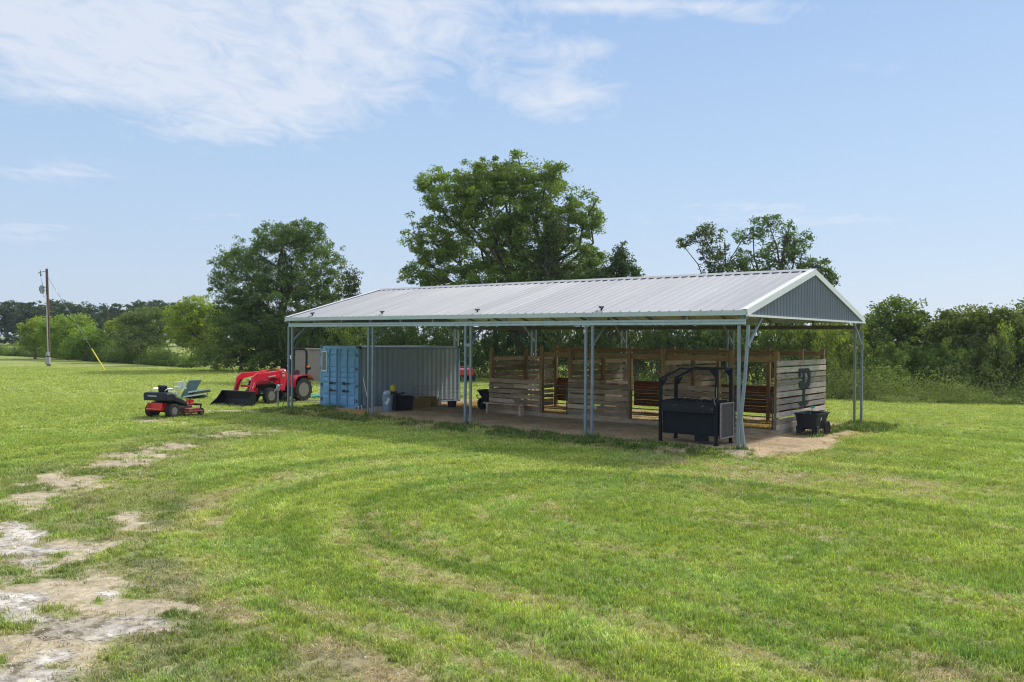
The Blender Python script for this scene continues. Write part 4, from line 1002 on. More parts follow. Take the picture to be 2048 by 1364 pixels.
# loader
for s in (-1, 1):
    y = s*.47
    mb = MB(); mb.prism([(.92, .55), (1.20, .55), (1.22, 1.05), (1.12, 1.44), (.96, 1.46), (.86, 1.20)], (0, y-.045, 0), (1, 0, 0), (0, 0, 1), (0, .09, 0)); mb.build('loader_tower', M_red, tr, bevel=.01)
    mb = MB()
    arm = [[(1.00, 1.46), (1.00, 1.32), (1.7, 1.20), (2.32, 1.08), (2.5, 1.04), (2.62, .86), (2.92, .28), (3.06, .33), (2.86, .95), (2.72, 1.28), (2.6, 1.33), (1.7, 1.38)]]
    # split into convex pieces
    for pc in ([(1.00, 1.47), (1.00, 1.34), (1.75, 1.24), (1.75, 1.39)], [(1.75, 1.39), (1.75, 1.24), (2.42, 1.13), (2.58, 1.36)], [(2.58, 1.36), (2.42, 1.13), (2.60, .98), (2.80, 1.20)], [(2.80, 1.20), (2.60, .98), (2.90, .26), (3.05, .31)]):
        mb.prism(pc, (0, y-.045, 0), (1, 0, 0), (0, 0, 1), (0, .09, 0))
    mb.build('loader_arm', M_red, tr, bevel=.006)
    mb = MB(); mb.tube([(2.62, y-s*.07, 1.08), (3.02, y-s*.07, .52)], .032, 8); mb.tube([(3.0, y-s*.07, .55), (3.1, y-s*.07, .38)], .018, 8); mb.build('bucket_cylinder', M_black, tr, smooth=True)
    mb = MB(); mb.tube([(1.10, y, .72), (1.9, y, .98)], .032, 8); mb.tube([(1.9, y, .98), (2.3, y, 1.05)], .018, 8); mb.build('lift_cylinder', M_black, tr, smooth=True)
mb = MB(); mb.bar((2.98, -.43, .45), (2.98, .43, .45), .16, .12); mb.bar((2.60, -.43, .80), (2.60, .43, .80), .08, .09); mb.bar((2.35, -.3, .58), (2.35, .3, .58), .04, .24); mb.build('loader_crossbar', M_red, tr, bevel=.01)
bw = .98                                                    # bucket: open to the front
bp = [(3.10, .60), (3.06, .30), (3.12, .07), (3.28, .03), (3.80, .03)]
mb = MB(); vs = []
for x, z in bp: vs += [(x, -bw, z), (x, bw, z)]
mb.add(vs, [(2*i, 2*i+1, 2*i+3, 2*i+2) for i in range(len(bp)-1)])
bo = mb.build('bucket', M_black, tr); md = bo.modifiers.new('s', 'SOLIDIFY'); md.thickness = .014; md.offset = 0
for s in (-1, 1):
    mb = MB(); mb.prism([(3.10, .61), (3.06, .30), (3.12, .055), (3.28, .02), (3.82, .02), (3.80, .06), (3.45, .30), (3.18, .61)], (0, s*bw-.008, 0), (1, 0, 0), (0, 0, 1), (0, .016, 0)); mb.build('bucket_side', M_black, tr)
mb = MB(); mb.bar((3.13, -bw, .615), (3.13, bw, .615), .10, .035); mb.bar((3.80, -bw, .028), (3.80, bw, .028), .09, .02); mb.build('bucket_lip', mat('worn_black', (.10, .10, .105), .4, .5, (.05, .05, .05), 12), tr)
def sidemat(x, y, z, s, tilt=0):                           # text on a side facing s*y
    if s > 0: m_ = Matrix(((-1, 0, 0, x), (0, 0, 1, y), (0, 1, 0, z), (0, 0, 0, 1)))
    else: m_ = Matrix(((1, 0, 0, x), (0, 0, -1, y), (0, 1, 0, z), (0, 0, 0, 1)))
    return m_ @ Matrix.Rotation(tilt, 4, 'Z')
for s in (-1, 1):
    text_obj('Mahindra', .115, M_letter, tr, sidemat(1.50, s*.292, 1.20, s, .1*s), squash=.95)
    text_obj('1526', .10, M_letter, tr, sidemat(1.04, s*.523, 1.22, s) @ Matrix.Rotation(0, 4, 'Z'), squash=1.2)
    text_obj('4WD', .07, M_letter, tr, sidemat(1.05, s*.523, 1.36, s), squash=1.0)
    text_obj('Mahindra', .07, M_letter, tr, sidemat(2.79, s*.522, .85, s, 1.15*s), squash=1.0)
fm_ = Matrix(((0, 0, 1, 3.065), (1, 0, 0, 0), (0, 1, 0, .45), (0, 0, 0, 1)))
text_obj('Mahindra', .105, M_letter, tr, fm_)
mb = MB(); mb.tube([(2.7, -.55, 1.28), (2.92, -.60, 1.66)], .008, 6); mb.build('marker_rod', M_letter, tr)

# ------------------------------------------------------------------ red zero-turn mower    (x forward, y left)
mw = empty('riding_mower', (0, 0, 0), 0, 'red and black zero-turn mower seen from behind on the grass left of the tractor', 'mower')
ml = G(300, 835); mr_ = G(350, 836); ax = (mr_-ml); mw.location = (ml+mr_)/2; mw.location.z = 0
mw.rotation_euler = (0, 0, math.atan2(.95, .42))
for s in (-1, 1):
    tyre(mw, (0, s*.47, .27), .27, .27, .125, 0, s, mat('mower_rim', (.30, .30, .31), .45, .5, (.2, .2, .2), 9))
    tyre(mw, (1.42, s*.42, .14), .14, .12, .07, 0, s, mat('mower_rim', (.42, .42, .44), .35))
mb = MB(); mb.box((.45, 0, .33), (1.5, .45, .10)); mb.box((0, 0, .27), (.2, .7, .12)); mb.box((-.05, 0, .45), (.45, .5, .28)); mb.bar((1.42, -.45, .40), (1.42, .45, .40), .08, .07)
for s in (-1, 1): mb.bar((1.42, s*.42, .40), (1.42, s*.42, .20), .05, .05)
mb.build('frame', M_dark, mw, bevel=.01)
mb = MB(); mb.box((-.31, .02, .42), (.08, .74, .28)); mb.box((-.20, .25, .44), (.3, .2, .2)); mb.box((-.22, -.25, .44), (.28, .2, .22)); mb.bar((-.40, -.34, .33), (-.40, .38, .33), .05, .06)
mb.build('engine_guard', M_red, mw, bevel=.02)
mb = MB(); mb.lathe([(.13, 0), (.15, .03), (.15, .12), (.10, .15), (.001, .15)], c=(-.05, 0, .58), n=20); mb.build('engine_cover', M_black, mw, smooth=True)
mb = MB()                                                   # body shell: box at the back falling to fenders in front
def rr4(x, w, z0, z1): return [Vector((x, w, z0)), Vector((x, w, z1-.04)), Vector((x, w-.05, z1)), Vector((x, -w+.05, z1)), Vector((x, -w, z1-.04)), Vector((x, -w, z0))]
mb.loft([rr4(-.36, .50, .66, .74), rr4(-.34, .56, .64, .92), rr4(-.05, .57, .64, .93), rr4(.02, .60, .62, .82), rr4(.30, .60, .54, .72), rr4(.62, .56, .40, .56)])
mb.build('body_shell', M_tub, mw, smooth=False, bevel=.015)
mb = MB(); mb.box((-.362, .12, .80), (.012, .42, .035)); mb.build('badge', mat('badge_silver', (.62, .63, .66), .4, .3), mw)
mb = MB(); mb.box((.25, 0, .80), (.46, .46, .10)); mb.box((.02, 0, 1.0), (.10, .44, .34), rot=Matrix.Rotation(-.2, 3, 'Y')); mb.build('seat', M_tub, mw, bevel=.04)
for s in (-1, 1):
    mb = MB(); mb.tube([(.35, s*.34, .6), (.42, s*.36, .95), (.40, s*.30, 1.05), (.38, s*.10, 1.07)], .014, 6); mb.build('steering_lever', M_steel, mw, smooth=True)
    mb = MB(); mb.tube([(-.2, s*.33, .90), (-.22, s*.34, 1.0), (-.1, s*.34, 1.06), (.12, s*.34, 1.05)], .012, 6); mb.build('arm_rest', M_steel, mw, smooth=True)
mb = MB(); mb.box((1.02, 0, .24), (.52, 1.02, .10)); mb.box((1.05, 0, .17), (.66, 1.12, .09)); mb.box((1.0, -.68, .18), (.4, .28, .05), rot=Matrix.Rotation(-.2, 3, 'X')); mb.build('cutting_deck', mat('muddy_red', (.40, .03, .02), .6, 0, (.30, .20, .13), 5, contrast=(.45, .55)), mw, bevel=.02)
mb = MB(); mb.box((1.05, 0, .44), (.5, .40, .05)); mb.box((1.30, 0, .52), (.05, .36, .14)); mb.build('foot_plate', M_red, mw, bevel=.01)
mb = MB(); mb.tube([(1.0, -.28, .45), (1.02, -.30, .66)], .015, 6); mb.box((1.02, -.30, .68), (.06, .06, .06)); mb.build('deck_lever', M_black, mw)

# ------------------------------------------------------------------ scrap beside the mower
M_gsheet = mat('green_sheet', (.10, .19, .17), .5, .1, (.07, .13, .12), 3); M_pale = mat('pale_edge', (.55, .65, .60), .5, .1)
def local_cam(px, py): g = G(px, py); return g
sp = G(372, 797)
sh = empty('green_board', sp, 0, 'green sheet-metal board propped upright among the scrap behind the mower', 'board')
mb = MB(); mb.prism([(-.30, 0), (.28, .06), (.62, .86), (.02, .84)], (0, 0, 0), (1, 0, 0), (0, .35, 1), (0, .03, 0)); mb.build('sheet', M_gsheet, sh)
mb = MB(); mb.bar((.02, .29, .85), (.63, .30, .87), .05, .04); mb.build('edge', M_pale, sh)
wb = MB(); wb.prism([(-.02, 0), (.36, .05), (.24, .40), (-.12, .38)], (0, 0, 0), (1, 0, 0), (0, .2, 1), (0, .01, 0)); wo = wb.build('white_board', mat('white_sheet', (.75, .75, .68), .6)); wo.location = G(358, 797)+Vector((.05, -.15, .42)); tag(wo, 'small white panel leaning on the tube frames in front of the green board', 'panel')
def tube_frame(x, y, rz, label, sc=1):
    e = empty('tube_chair', (x, y, 0), rz, label, 'chair frame', 'bent tube chair frames in the scrap heap'); e.scale = (sc, sc, sc)
    for s in (-1, 1):
        mb = MB(); mb.tube([(0, s*.27, .02), (.28, s*.27, .0), (.46, s*.27, .10), (.50, s*.27, .30), (.40, s*.27, .46), (.0, s*.27, .50), (-.12, s*.27, .62), (-.2, s*.27, .95)], .016, 7); mb.build('side_tube', M_pale, e, smooth=True)
    mb = MB()
    for (x_, z_) in ((-.2, .95), (-.14, .70), (.40, .46), (0, .02)): mb.tube([(x_, -.27, z_), (x_, .27, z_)], .014, 6)
    mb.build('cross_tube', M_pale, e, smooth=True)
q = G(352, 798); tube_frame(q.x, q.y, 2.6, 'upturned pale tube chair frame beside the green board', .85)
q = G(345, 800); tube_frame(q.x-.1, q.y-.2, .5, 'pale tube chair frame nearest the mower in the scrap heap', .8)
for i, (px, py, z, rz, lb) in enumerate(((394, 797, .30, .25, 'flat green and white panel on top, right end of the scrap heap'), (386, 799, .12, .1, 'flat green and white panel lying lowest in the scrap heap'))):
    e = empty('scrap_panel', G(px, py)+Vector((.1, .1, z)), rz, lb, 'panel'); e.rotation_euler = (R(-14), R(-9), rz)
    mb = MB(); mb.box((0, 0, 0), (.95, .55, .03)); mb.build('sheet', M_gsheet, e)
    mb = MB(); mb.bar((-.48, -.28, .02), (.48, -.28, .02), .03, .07); mb.bar((-.48, .28, .02), (.48, .28, .02), .03, .07); mb.build('edge', M_pale, e)
    mb = MB(); mb.bar((-.3, -.2, -.015), (-.3, -.2, -z-.1), .03, .03); mb.bar((.3, .1, -.015), (.3, .1, -z-.1), .03, .03); mb.build('strut', M_dark, e)

# ------------------------------------------------------------------ yard hydrant with its hose
hy = empty('yard_hydrant', G(556, 817), 0, 'grey freeze-proof water hydrant standing left of the left corner post', 'hydrant')
mb = MB(); mb.tube([(0, 0, -.05), (0, 0, .72)], .028, 10); mb.build('pipe', M_galv, hy, smooth=True)
mb = MB(); mb.lathe([(.03, .70), (.075, .74), (.085, .86), (.07, .95), (.03, .99), (.001, 1.0)], n=16); mb.tube([(0, 0, .80), (-.10, -.05, .78), (-.13, -.06, .70)], .03, 8); mb.build('head', mat('hydrant_head', (.42, .41, .42), .5, .3), hy, smooth=True)
mb = MB(); mb.tube([(.02, 0, .93), (.13, .02, 1.0), (.20, .03, .93)], .014, 6); mb.build('lever', M_steel, hy, smooth=True)
hc = G(556, 817); mb = MB(); mb.tube([hc+Vector(q) for q in ((.08, .02, .80), (.22, 0, .60), (.26, .0, .30), (.16, -.04, .05), (-.2, -.2, .03), (-.55, -.1, .05), (-.4, .2, .03), (.1, .35, .03))], .016, 7); ho = mb.build('garden_hose', M_rubber, smooth=True); tag(ho, 'dark garden hose looping from the hydrant to the grass', 'hose')
# tan metal shed behind the tractor
shp = at(640, 735, 56); shd = empty('metal_shed', (shp.x, 56, 0), .25, 'tan ribbed metal shed behind the tractor, left of the blue container', 'shed')
M_tan = mat('tan_siding', (.36, .285, .24), .6, 0, (.31, .245, .205), 2)
mb = MB()
for x0, y0, ex, nr in ((-1.6, 0, (1, 0, 0), (0, -1, 0)), (-1.6, 2.4, (1, 0, 0), (0, 1, 0))): corr(mb, (x0, y0, 0), ex, (0, 0, 1), 3.2, 2.12, nr, .2, .02)
for x0, nr in ((-1.6, (-1, 0, 0)), (1.6, (1, 0, 0))): corr(mb, (x0, 0, 0), (0, 1, 0), (0, 0, 1), 2.4, 2.12, nr, .2, .02)
mb.build('wall', M_tan, shd)
mb = MB(); mb.box((0, 1.2, 2.15), (3.36, 2.56, .06)); mb.build('roof', M_tan, shd)

# ------------------------------------------------------------------ things by the container
def place(o, px, py, dz=PAD): g = G(px, py, dz); o.location = g; return g
bin_ = empty('trash_can', (0, 0, 0), 0, 'pale blue-grey waste bin stuffed with white bags, standing by the container side', 'bin'); place(bin_, 775, 823)
mb = MB(); mb.lathe([(.17, 0), (.18, .02), (.215, .62), (.235, .64), (.235, .67), (.20, .67), (.165, .05), (.001, .05)], n=24); mb.build('can', mat('bin_plastic', (.25, .36, .42), .45, 0, (.20, .30, .36), 6), bin_, smooth=True)
mb = MB(); rr = random.Random(9)
for k_ in range(7):
    a_, r0 = rr.uniform(0, 6.28), rr.uniform(0, .10); c_ = Vector((r0*math.cos(a_), r0*math.sin(a_), .68+rr.uniform(0, .06))); q = rr.uniform(.08, .12)
    mb.lathe([(.001, -q), (q*.7, -q*.7), (q, 0), (q*.75, q*.6), (.001, q)], c=c_, n=9)
mb.build('waste_bags', mat('white_bag', (.66, .72, .76), .35, 0, (.5, .58, .63), 14, bump=.6, bscale=18), bin_)
mb = MB(); mb.prism([(-.10, .0), (.02, -.10), (.13, .14), (.05, .20), (-.02, .05)], (0, -.215, .36), (1, 0, 0), (0, 0, 1), (0, -.012, 0)); mb.build('torn_bag', M_letter, bin_)
tb = empty('storage_tote', (0, 0, 0), .3, 'black storage tote with a lid, right of the waste bin', 'tote'); place(tb, 806, 820)
mb = MB(); mb.loft([[Vector((x*.33, y*.22, 0)) for x, y in ((-1, -1), (1, -1), (1, 1), (-1, 1))], [Vector((x*.39, y*.27, .50)) for x, y in ((-1, -1), (1, -1), (1, 1), (-1, 1))]]); 
for k_ in range(7): mb.box((-.3+k_*.1, -.255, .25), (.03, .02, .42), rot=Matrix.Rotation(.1, 3, 'X'))
mb.build('tub', M_tub, tb, bevel=.01)
mb = MB(); mb.box((0, 0, .525), (.84, .60, .05)); mb.box((0, 0, .56), (.66, .44, .03)); mb.build('lid', M_tub, tb, bevel=.012)
mb = MB()
for k_ in range(5): mb.box((-.18+k_*.07, .02*k_-.05, .0+.012*k_), (.16, .10, .05), rot=Matrix.Rotation(k_*.9, 3, 'Z') @ Matrix.Rotation(.3, 3, 'X'))
ro = mb.build('tool_pile', mat('rusty_tools', (.22, .09, .06), .7, .2, (.05, .05, .05), 9)); ro.location = tb.location+Vector((-.12, 0, .62)); tag(ro, 'small rusty tools heaped on the lid of the black tote', 'tools')
yb = MB(); yb.lathe([(.001, -.12), (.09, -.10), (.12, 0), (.10, .10), (.05, .14), (.001, .15)], n=14); yb.box((.02, -.08, -.10), (.1, .08, .12)); yo = yb.build('yellow_jug', mat('yellow_plastic', (.75, .58, .02), .4), smooth=True)
yo.location = G(783, 823, PAD)+Vector((.03, .2, .90)); tag(yo, 'bright yellow plastic jug perched between the waste bin and the black tote', 'jug')
mb = MB(); mb.bar((.0, .0, -.84), (0, 0, -.12), .30, .24); yo2 = mb.build('box', M_tub); yo2.location = yo.location; yo2.name = 'black_crate'; tag(yo2, 'tall narrow black crate under the yellow jug', 'crate')
cbk = empty('concrete_block', (0, 0, 0), .35, 'grey concrete block on the earth floor left of the waste bin', 'block'); place(cbk, 759, 823)
mb = MB()
for x in (-.185, 0, .185): mb.box((x, 0, .1), (.03, .19, .2))
for y in (-.08, .08): mb.box((-.0925, y, .1), (.155, .03, .2)); mb.box((.0925, y, .1), (.155, .03, .2))
mb.build('block', mat('concrete', (.36, .34, .32), .9, 0, (.28, .26, .25), 12, bump=.4), cbk)
M_hay = mat('hay', (.44, .30, .11), .95, 0, (.24, .16, .06), 16, bump=1.0, bscale=45, stretch=(1, 3, 3))
def hay_bale(px, py, rz, dz, sc, label):
    e = empty('hay_bale', (0, 0, 0), rz, label, 'hay bale', 'hay bales by the container'); g = place(e, px, py); e.location.z += dz
    bm = bmesh.new(); bmesh.ops.create_cube(bm, size=1); bmesh.ops.scale(bm, vec=(1.0*sc, .46, .38), verts=bm.verts); bmesh.ops.subdivide_edges(bm, edges=bm.edges, cuts=9, use_grid_fill=True)
    for v in bm.verts: n_ = math.sin(v.co.x*41+v.co.y*67+v.co.z*53)*.5+math.sin(v.co.x*97-v.co.z*88+v.co.y*31)*.5; v.co += v.co.normalized()*n_*.018
    me = bpy.data.meshes.new('bale'); bm.to_mesh(me); bm.free(); me.materials.append(M_hay); o = bpy.data.objects.new('bale', me); COL.objects.link(o); o.parent = e; o.location = (0, 0, .19)
    mb = MB()
    for s in (-.22, .22): mb.tube([(s*sc, -.24, .0), (s*sc, -.245, .385), (s*sc, .245, .385), (s*sc, .24, .0)], .005, 5)
    mb.build('twine', mat('twine', (.5, .3, .1), .8), e)
hay_bale(838, 815, .9, 0, .9, 'loose golden hay bale right of the black tote')
hay_bale(856, 811, .2, 0, .7, 'shorter hay bale farther along the container side')
mb = MB(); n_ = 22
for k_ in range(n_): x = k_*.16-1.7; mb.tube([(x, .1*math.sin(k_*.7), 0), (x, .1*math.sin(k_*.7), .85)], .004, 4)
for z in (.05, .2, .35, .5, .68, .84): mb.tube([(k_*.16-1.7, .1*math.sin(k_*.7), z) for k_ in range(n_)], .004, 4)
wp = mb.build('wire_panel', mat('rusty_wire', (.16, .12, .10), .6, .5)); g = G(884, 812); wp.location = (g.x+.1, g.y-.1, PAD); wp.rotation_euler = (0, 0, .8); tag(wp, 'low rusty wire panel standing in front of the right end of the container side', 'wire panel')
rt = MB(); rt.lathe([(.15, 0), (.16, .01), (.20, .24), (.215, .25), (.195, .25), (.15, .03), (.001, .03)], n=22); ro = rt.build('rubber_tub', mat('dark_rubber', (.045, .035, .05), .7), smooth=True); place(ro, 904, 814); tag(ro, 'round dark rubber feed tub at the far corner of the container', 'feed tub')
mb = MB(); mb.box((0, 0, 0), (.6, .12, .02)); mb.box((-.25, 0, -.14), (.03, .1, .28)); mb.box((.25, 0, -.14), (.03, .1, .28)); sb_ = mb.build('wooden_shelf', M_plank_pale); g = place(sb_, 893, 812); sb_.location.z = PAD+.28; tag(sb_, 'small pale board bench behind the rubber feed tub', 'bench')
g = G(884, 811)
for k_, (dx_, h_, lb) in enumerate(((-.35, .36, 'white plastic feed jug beside the small board bench'), (-.15, .30, 'squat white feed jug nearest the small board bench'))):
    mb = MB(); mb.lathe([(.07, 0), (.08, .02), (.08, h_*.6), (.03, h_*.85), (.03, h_), (.001, h_)], n=14); j = mb.build('plastic_jug', mat('milk_plastic', (.62, .60, .58), .5), smooth=True); j.location = (g.x+dx_, g.y+.05*k_, PAD); tag(j, lb, 'jug')
# white handle leaning by the second post pair
tl = empty('white_pole', (0, 0, 0), 0, 'white-handled tool leaning on the container side behind the second pair of posts', 'tool'); b0 = G(741, 826, PAD); tl.location = b0
mb = MB(); mb.tube([(0, 0, .02), (-.34, .25, 1.35)], .016, 7); mb.build('handle', M_letter, tl, smooth=True)
mb = MB(); mb.box((.02, -.01, .05), (.10, .02, .16)); mb.build('blade', M_steel, tl)
# small white valve riser at the corner of the container
mb = MB(); mb.tube([(0, 0, 0), (0, 0, .16)], .03, 8); mb.tube([(.12, 0, 0), (.12, 0, .2)], .025, 8); vr = mb.build('pipe_stub', M_letter); place(vr, 717, 820, 0.03); tag(vr, 'pair of short white pipe stubs at the near bottom corner of the container', 'pipe')
# green tarp and boards behind the tractor
gt = MB(); gt.add([(0, 0, .05), (1.3, 0, .22), (1.5, .9, .10), (.1, .8, .16), (0, 0, 0), (1.3, 0, .0), (1.5, .9, .0), (.1, .8, 0)], [(0, 1, 2, 3), (0, 4, 5, 1), (1, 5, 6, 2), (2, 6, 7, 3), (3, 7, 4, 0)]); go2 = gt.build('tarpaulin', mat('teal_tarp', (.02, .30, .19), .6, 0, (.015, .2, .14), 4)); q = G(622, 797); go2.location = (q.x-.2, q.y, 0); tag(go2, 'teal green tarpaulin lying between the tractor and the container', 'tarpaulin')
for i, (px, py, rz) in enumerate(((620, 803, .15), (626, 806, -.1))):
    mb = MB(); mb.box((0, 0, .05), (1.5, .14, .05)); mb.box((.1, .2, .03), (1.4, .12, .05)); o = mb.build('timber_board', M_plank_pale); place(o, px, py, 0); o.rotation_euler = (0, 0, rz); tag(o, ('weathered board pair on the grass nearer the tractor wheel', 'weathered board pair on the grass nearer the container')[i], 'board')
# red vehicle glimpsed beyond the barn
rv = empty('utility_vehicle', at(926, 762, 57) * 1.0, 1.9, 'small red vehicle parked in the shade of the hedge beyond the barn', 'vehicle'); rv.location.z = 0
mb = MB(); mb.loft([rr4(-.9, .48, .45, .85), rr4(-.5, .55, .4, .95), rr4(.3, .55, .4, .80), rr4(.6, .50, .45, 1.05), rr4(1.0, .35, .5, .85)]); mb.build('body', M_red, rv, bevel=.03)
mb = MB(); mb.box((-.1, 0, .95), (.6, .4, .12)); mb.build('seat', M_tub, rv, bevel=.03)
mb = MB(); mb.tube([(.5, -.35, 1.15), (.42, 0, 1.1), (.5, .35, 1.15)], .02, 6); mb.build('handlebar', M_black, rv)
for x in (-.62, .68):
    for s in (-1, 1): tyre(rv, (x, s*.5, .3), .30, .22, .15, 8, s)

# ------------------------------------------------------------------ utility pole, guy wire, fence posts
up = empty('utility_pole', G(98, 733), 0, 'tall brown wooden utility pole with a meter box on the far left lawn', 'utility pole'); D_ = up.location.y
M_pole = mat('pole_wood', (.16, .105, .07), .9, 0, (.09, .06, .045), 3, stretch=(6, 6, .6))
def rel(px, py): return at(px, py, D_)-up.location
tp = rel(93.5, 537.5); mb = MB(); mb.tube([(0, 0, -.1), tp*.5+Vector((.02, 0, 0)), tp], [.15, .13, .11], 12); mb.build('pole', M_pole, up, smooth=True)
mb = MB(); c0 = rel(94.3, 590); mb.tube([c0+Vector((-.0, -.14, 0)), rel(98, 710)+Vector((0, -.17, 0))], .05, 8); mb.build('conduit', mat('pale_conduit', (.52, .48, .47), .6), up, smooth=True)
mb = MB(); q = rel(98.5, 721); mb.box(q+Vector((0, -.26, .0)), (.42, .22, .62)); q2 = rel(98, 708); mb.box(q2+Vector((0, -.24, 0)), (.26, .18, .34)); mb.lathe([(.001, -.1), (.09, -.1), (.09, 0), (.001, 0)], c=q2+Vector((0, -.33, .03)), axis='y', n=16)
mb.tube([q+Vector((-.08, -.24, -.3)), q+Vector((-.08, -.24, -.75))], .03, 6); mb.tube([q+Vector((.08, -.24, -.3)), q+Vector((.08, -.24, -.75))], .03, 6); mb.build('meter_box', mat('grey_box', (.42, .46, .47), .5, .2), up)
M_tf = mat('transformer_grey', (.36, .42, .46), .45, .3)
mb = MB(); q = rel(84.5, 578); mb.lathe([(.001, -.42), (.15, -.42), (.19, -.38), (.20, .28), (.17, .34), (.08, .37), (.001, .38)], c=q, n=18)
for k_ in range(5): mb.box(q+Vector((-.22+.02*k_, -.1+.05*k_, 0)), (.08, .015, .4))
mb.tube([q+Vector((0, 0, .36)), q+Vector((0, 0, .62))], .035, 8); mb.bar(q+Vector((.18, 0, .15)), q+Vector((.50, 0, .15)), .06, .06); mb.bar(q+Vector((.18, 0, -.15)), q+Vector((.50, 0, -.15)), .06, .06); mb.build('transformer', M_tf, up)
mb = MB(); q = rel(93, 542); e_ = rel(78, 545); mb.tube([q, e_], .025, 6); mb.tube([rel(81, 541), rel(81, 552)], .03, 6); mb.tube([rel(81.5, 552), rel(84.5, 548)], .03, 6); mb.tube([e_, rel(77.5, 547)], .04, 6); mb.build('crossarm', M_dark, up)
mb = MB(); mb.tube([rel(84.5, 566), rel(82, 556), rel(81, 551)], .012, 5); mb.tube([rel(85, 585), rel(88, 596), rel(92, 590)], .015, 5); mb.build('drop_wire', M_dark, up)
an = G(210, 741); top_ = up.location+rel(94, 551)
gw = empty('guy_wire', an, 0, 'slanting guy wire with a yellow guard staked in the lawn right of the utility pole', 'guy wire')
mb = MB(); v_ = top_-an; mb.tube([v_*.0, v_], .018, 5); mb.build('cable', mat('guy_cable', (.28, .30, .29), .5, .5), gw)
mb = MB(); mb.tube([v_*.0, v_*.205], .055, 7); mb.build('guard', mat('yellow_guard', (.80, .68, .02), .45), gw, smooth=True)
mb = MB(); mb.tube([v_*.80, v_*.83], .05, 7); mb.build('insulator', M_letter, gw)
for i, (px, py, h_) in enumerate(((29, 712, 1.15), (326, 722, 1.2), (188, 716, 1.1), (60, 713, 1.1))):
    g = G(px, py); mb = MB(); mb.tube([(0, 0, -.1), (.02, 0, h_)], [.10, .085], 8); o = mb.build('fence_post', M_pole, smooth=True); o.location = g
    tag(o, ('short dark wooden fence post at the far left edge of the meadow', 'short dark fence post in the gap between the bright bushes', 'dark fence post under the round bush by the guy wire', 'dark fence post left of the utility pole')[i], 'fence post', 'fence posts along the meadow')
# ------------------------------------------------------------------ trees and shrubs
M_bark = mat('bark', (.16, .12, .095), .95, 0, (.07, .055, .045), 6, bump=.6, bscale=14, stretch=(3, 3, .7))
M_barkp = mat('pale_bark', (.30, .26, .22), .95, 0, (.15, .13, .11), 6, bump=.6, bscale=14, stretch=(3, 3, .7))
LEAF = {}
def leafmat(key):
    if key not in LEAF:
        c, v, tr_ = {'oak': ((.120, .195, .062), .5, .32), 'pecan': ((.160, .260, .060), .5, .40), 'dark': ((.066, .118, .038), .55, .28), 'lime': ((.24, .335, .07), .45, .42),
                     'mid': ((.13, .21, .058), .55, .36), 'grey': ((.15, .205, .085), .5, .34), 'weed': ((.17, .255, .095), .55, .34), 'far': ((.050, .090, .034), .45, .25)}[key]
        LEAF[key] = foliage_mat('leaves_'+key, c, v, tr_, attr='MESH')
    return LEAF[key]
def leaf_mesh(name, C, tint, size, mt, r, up=.35, asp=.55):
    """C: (n,3) leaf centres; one small folded diamond each."""
    n = len(C); d = r.normal(0, 1, (n, 3)); d[:, 2] = d[:, 2]*.7-.15; d /= np.linalg.norm(d, axis=1)[:, None]
    q = r.normal(0, 1, (n, 3)); q[:, 2] += up; w = np.cross(d, q); w /= np.linalg.norm(w, axis=1)[:, None]+1e-9
    s = (size*r.uniform(.6, 1.35, n))[:, None]
    V = np.stack([C-d*s*.5, C+w*s*asp*.5+d*s*.05, C+d*s*.5, C-w*s*asp*.5+d*s*.05], 1).reshape(-1, 3).astype(np.float32)
    me = bpy.data.meshes.new(name); me.vertices.add(4*n); me.vertices.foreach_set('co', V.ravel())
    me.loops.add(4*n); me.polygons.add(n); me.loops.foreach_set('vertex_index', np.arange(4*n, dtype=np.int32)); me.polygons.foreach_set('loop_start', np.arange(0, 4*n, 4, dtype=np.int32))
    me.update(calc_edges=True)
    a_ = me.attributes.new('tint', 'FLOAT', 'POINT'); a_.data.foreach_set('value', np.repeat(np.clip(tint, 0, 1), 4).astype(np.float32))
    me.materials.append(mt); return me
def crown_points(lobes, ncl, nlf, crad, r, shell=.62, sq=1.0, zmin=.15):
    """lobes: (x,y,z,rx,ry,rz) ellipsoids; returns leaf centres, tints, cluster centres."""
    vol = np.array([l[3]*l[5] for l in lobes]); pk = r.choice(len(lobes), ncl, p=vol/vol.sum()); Lb = np.array(lobes)[pk]
    v = r.normal(0, 1, (ncl, 3)); v /= np.linalg.norm(v, axis=1)[:, None]
    rad_ = r.uniform(0, 1, ncl)**(1/3)*(1-shell)+shell; rad_ *= 1+.13*r.normal(0, 1, ncl)
    cc = Lb[:, :3]+v*rad_[:, None]*Lb[:, 3:6]; cc = cc[cc[:, 2] > zmin]; m_ = len(cc)
    per = np.maximum(3, (nlf/m_*r.uniform(.35, 1.7, m_))).astype(int); own = np.repeat(np.arange(m_), per); n = len(own)
    cr = crad*r.uniform(.6, 1.4, m_); d = r.normal(0, 1, (n, 3)); d /= np.linalg.norm(d, axis=1)[:, None]
    C = cc[own]+d*(r.uniform(0, 1, n)**.5)[:, None]*(cr[own])[:, None]*np.array([1, 1, .65*sq])
    ct = .6*r.uniform(0, 1, m_)+.4*fbm(cc[:, 0]/crad*.35+7, (cc[:, 2]+cc[:, 1])/crad*.35, 2, 5); t = .18+.64*ct[own]+r.normal(0, .17, n)
    k = C[:, 2] > .03; return C[k], t[k], cc
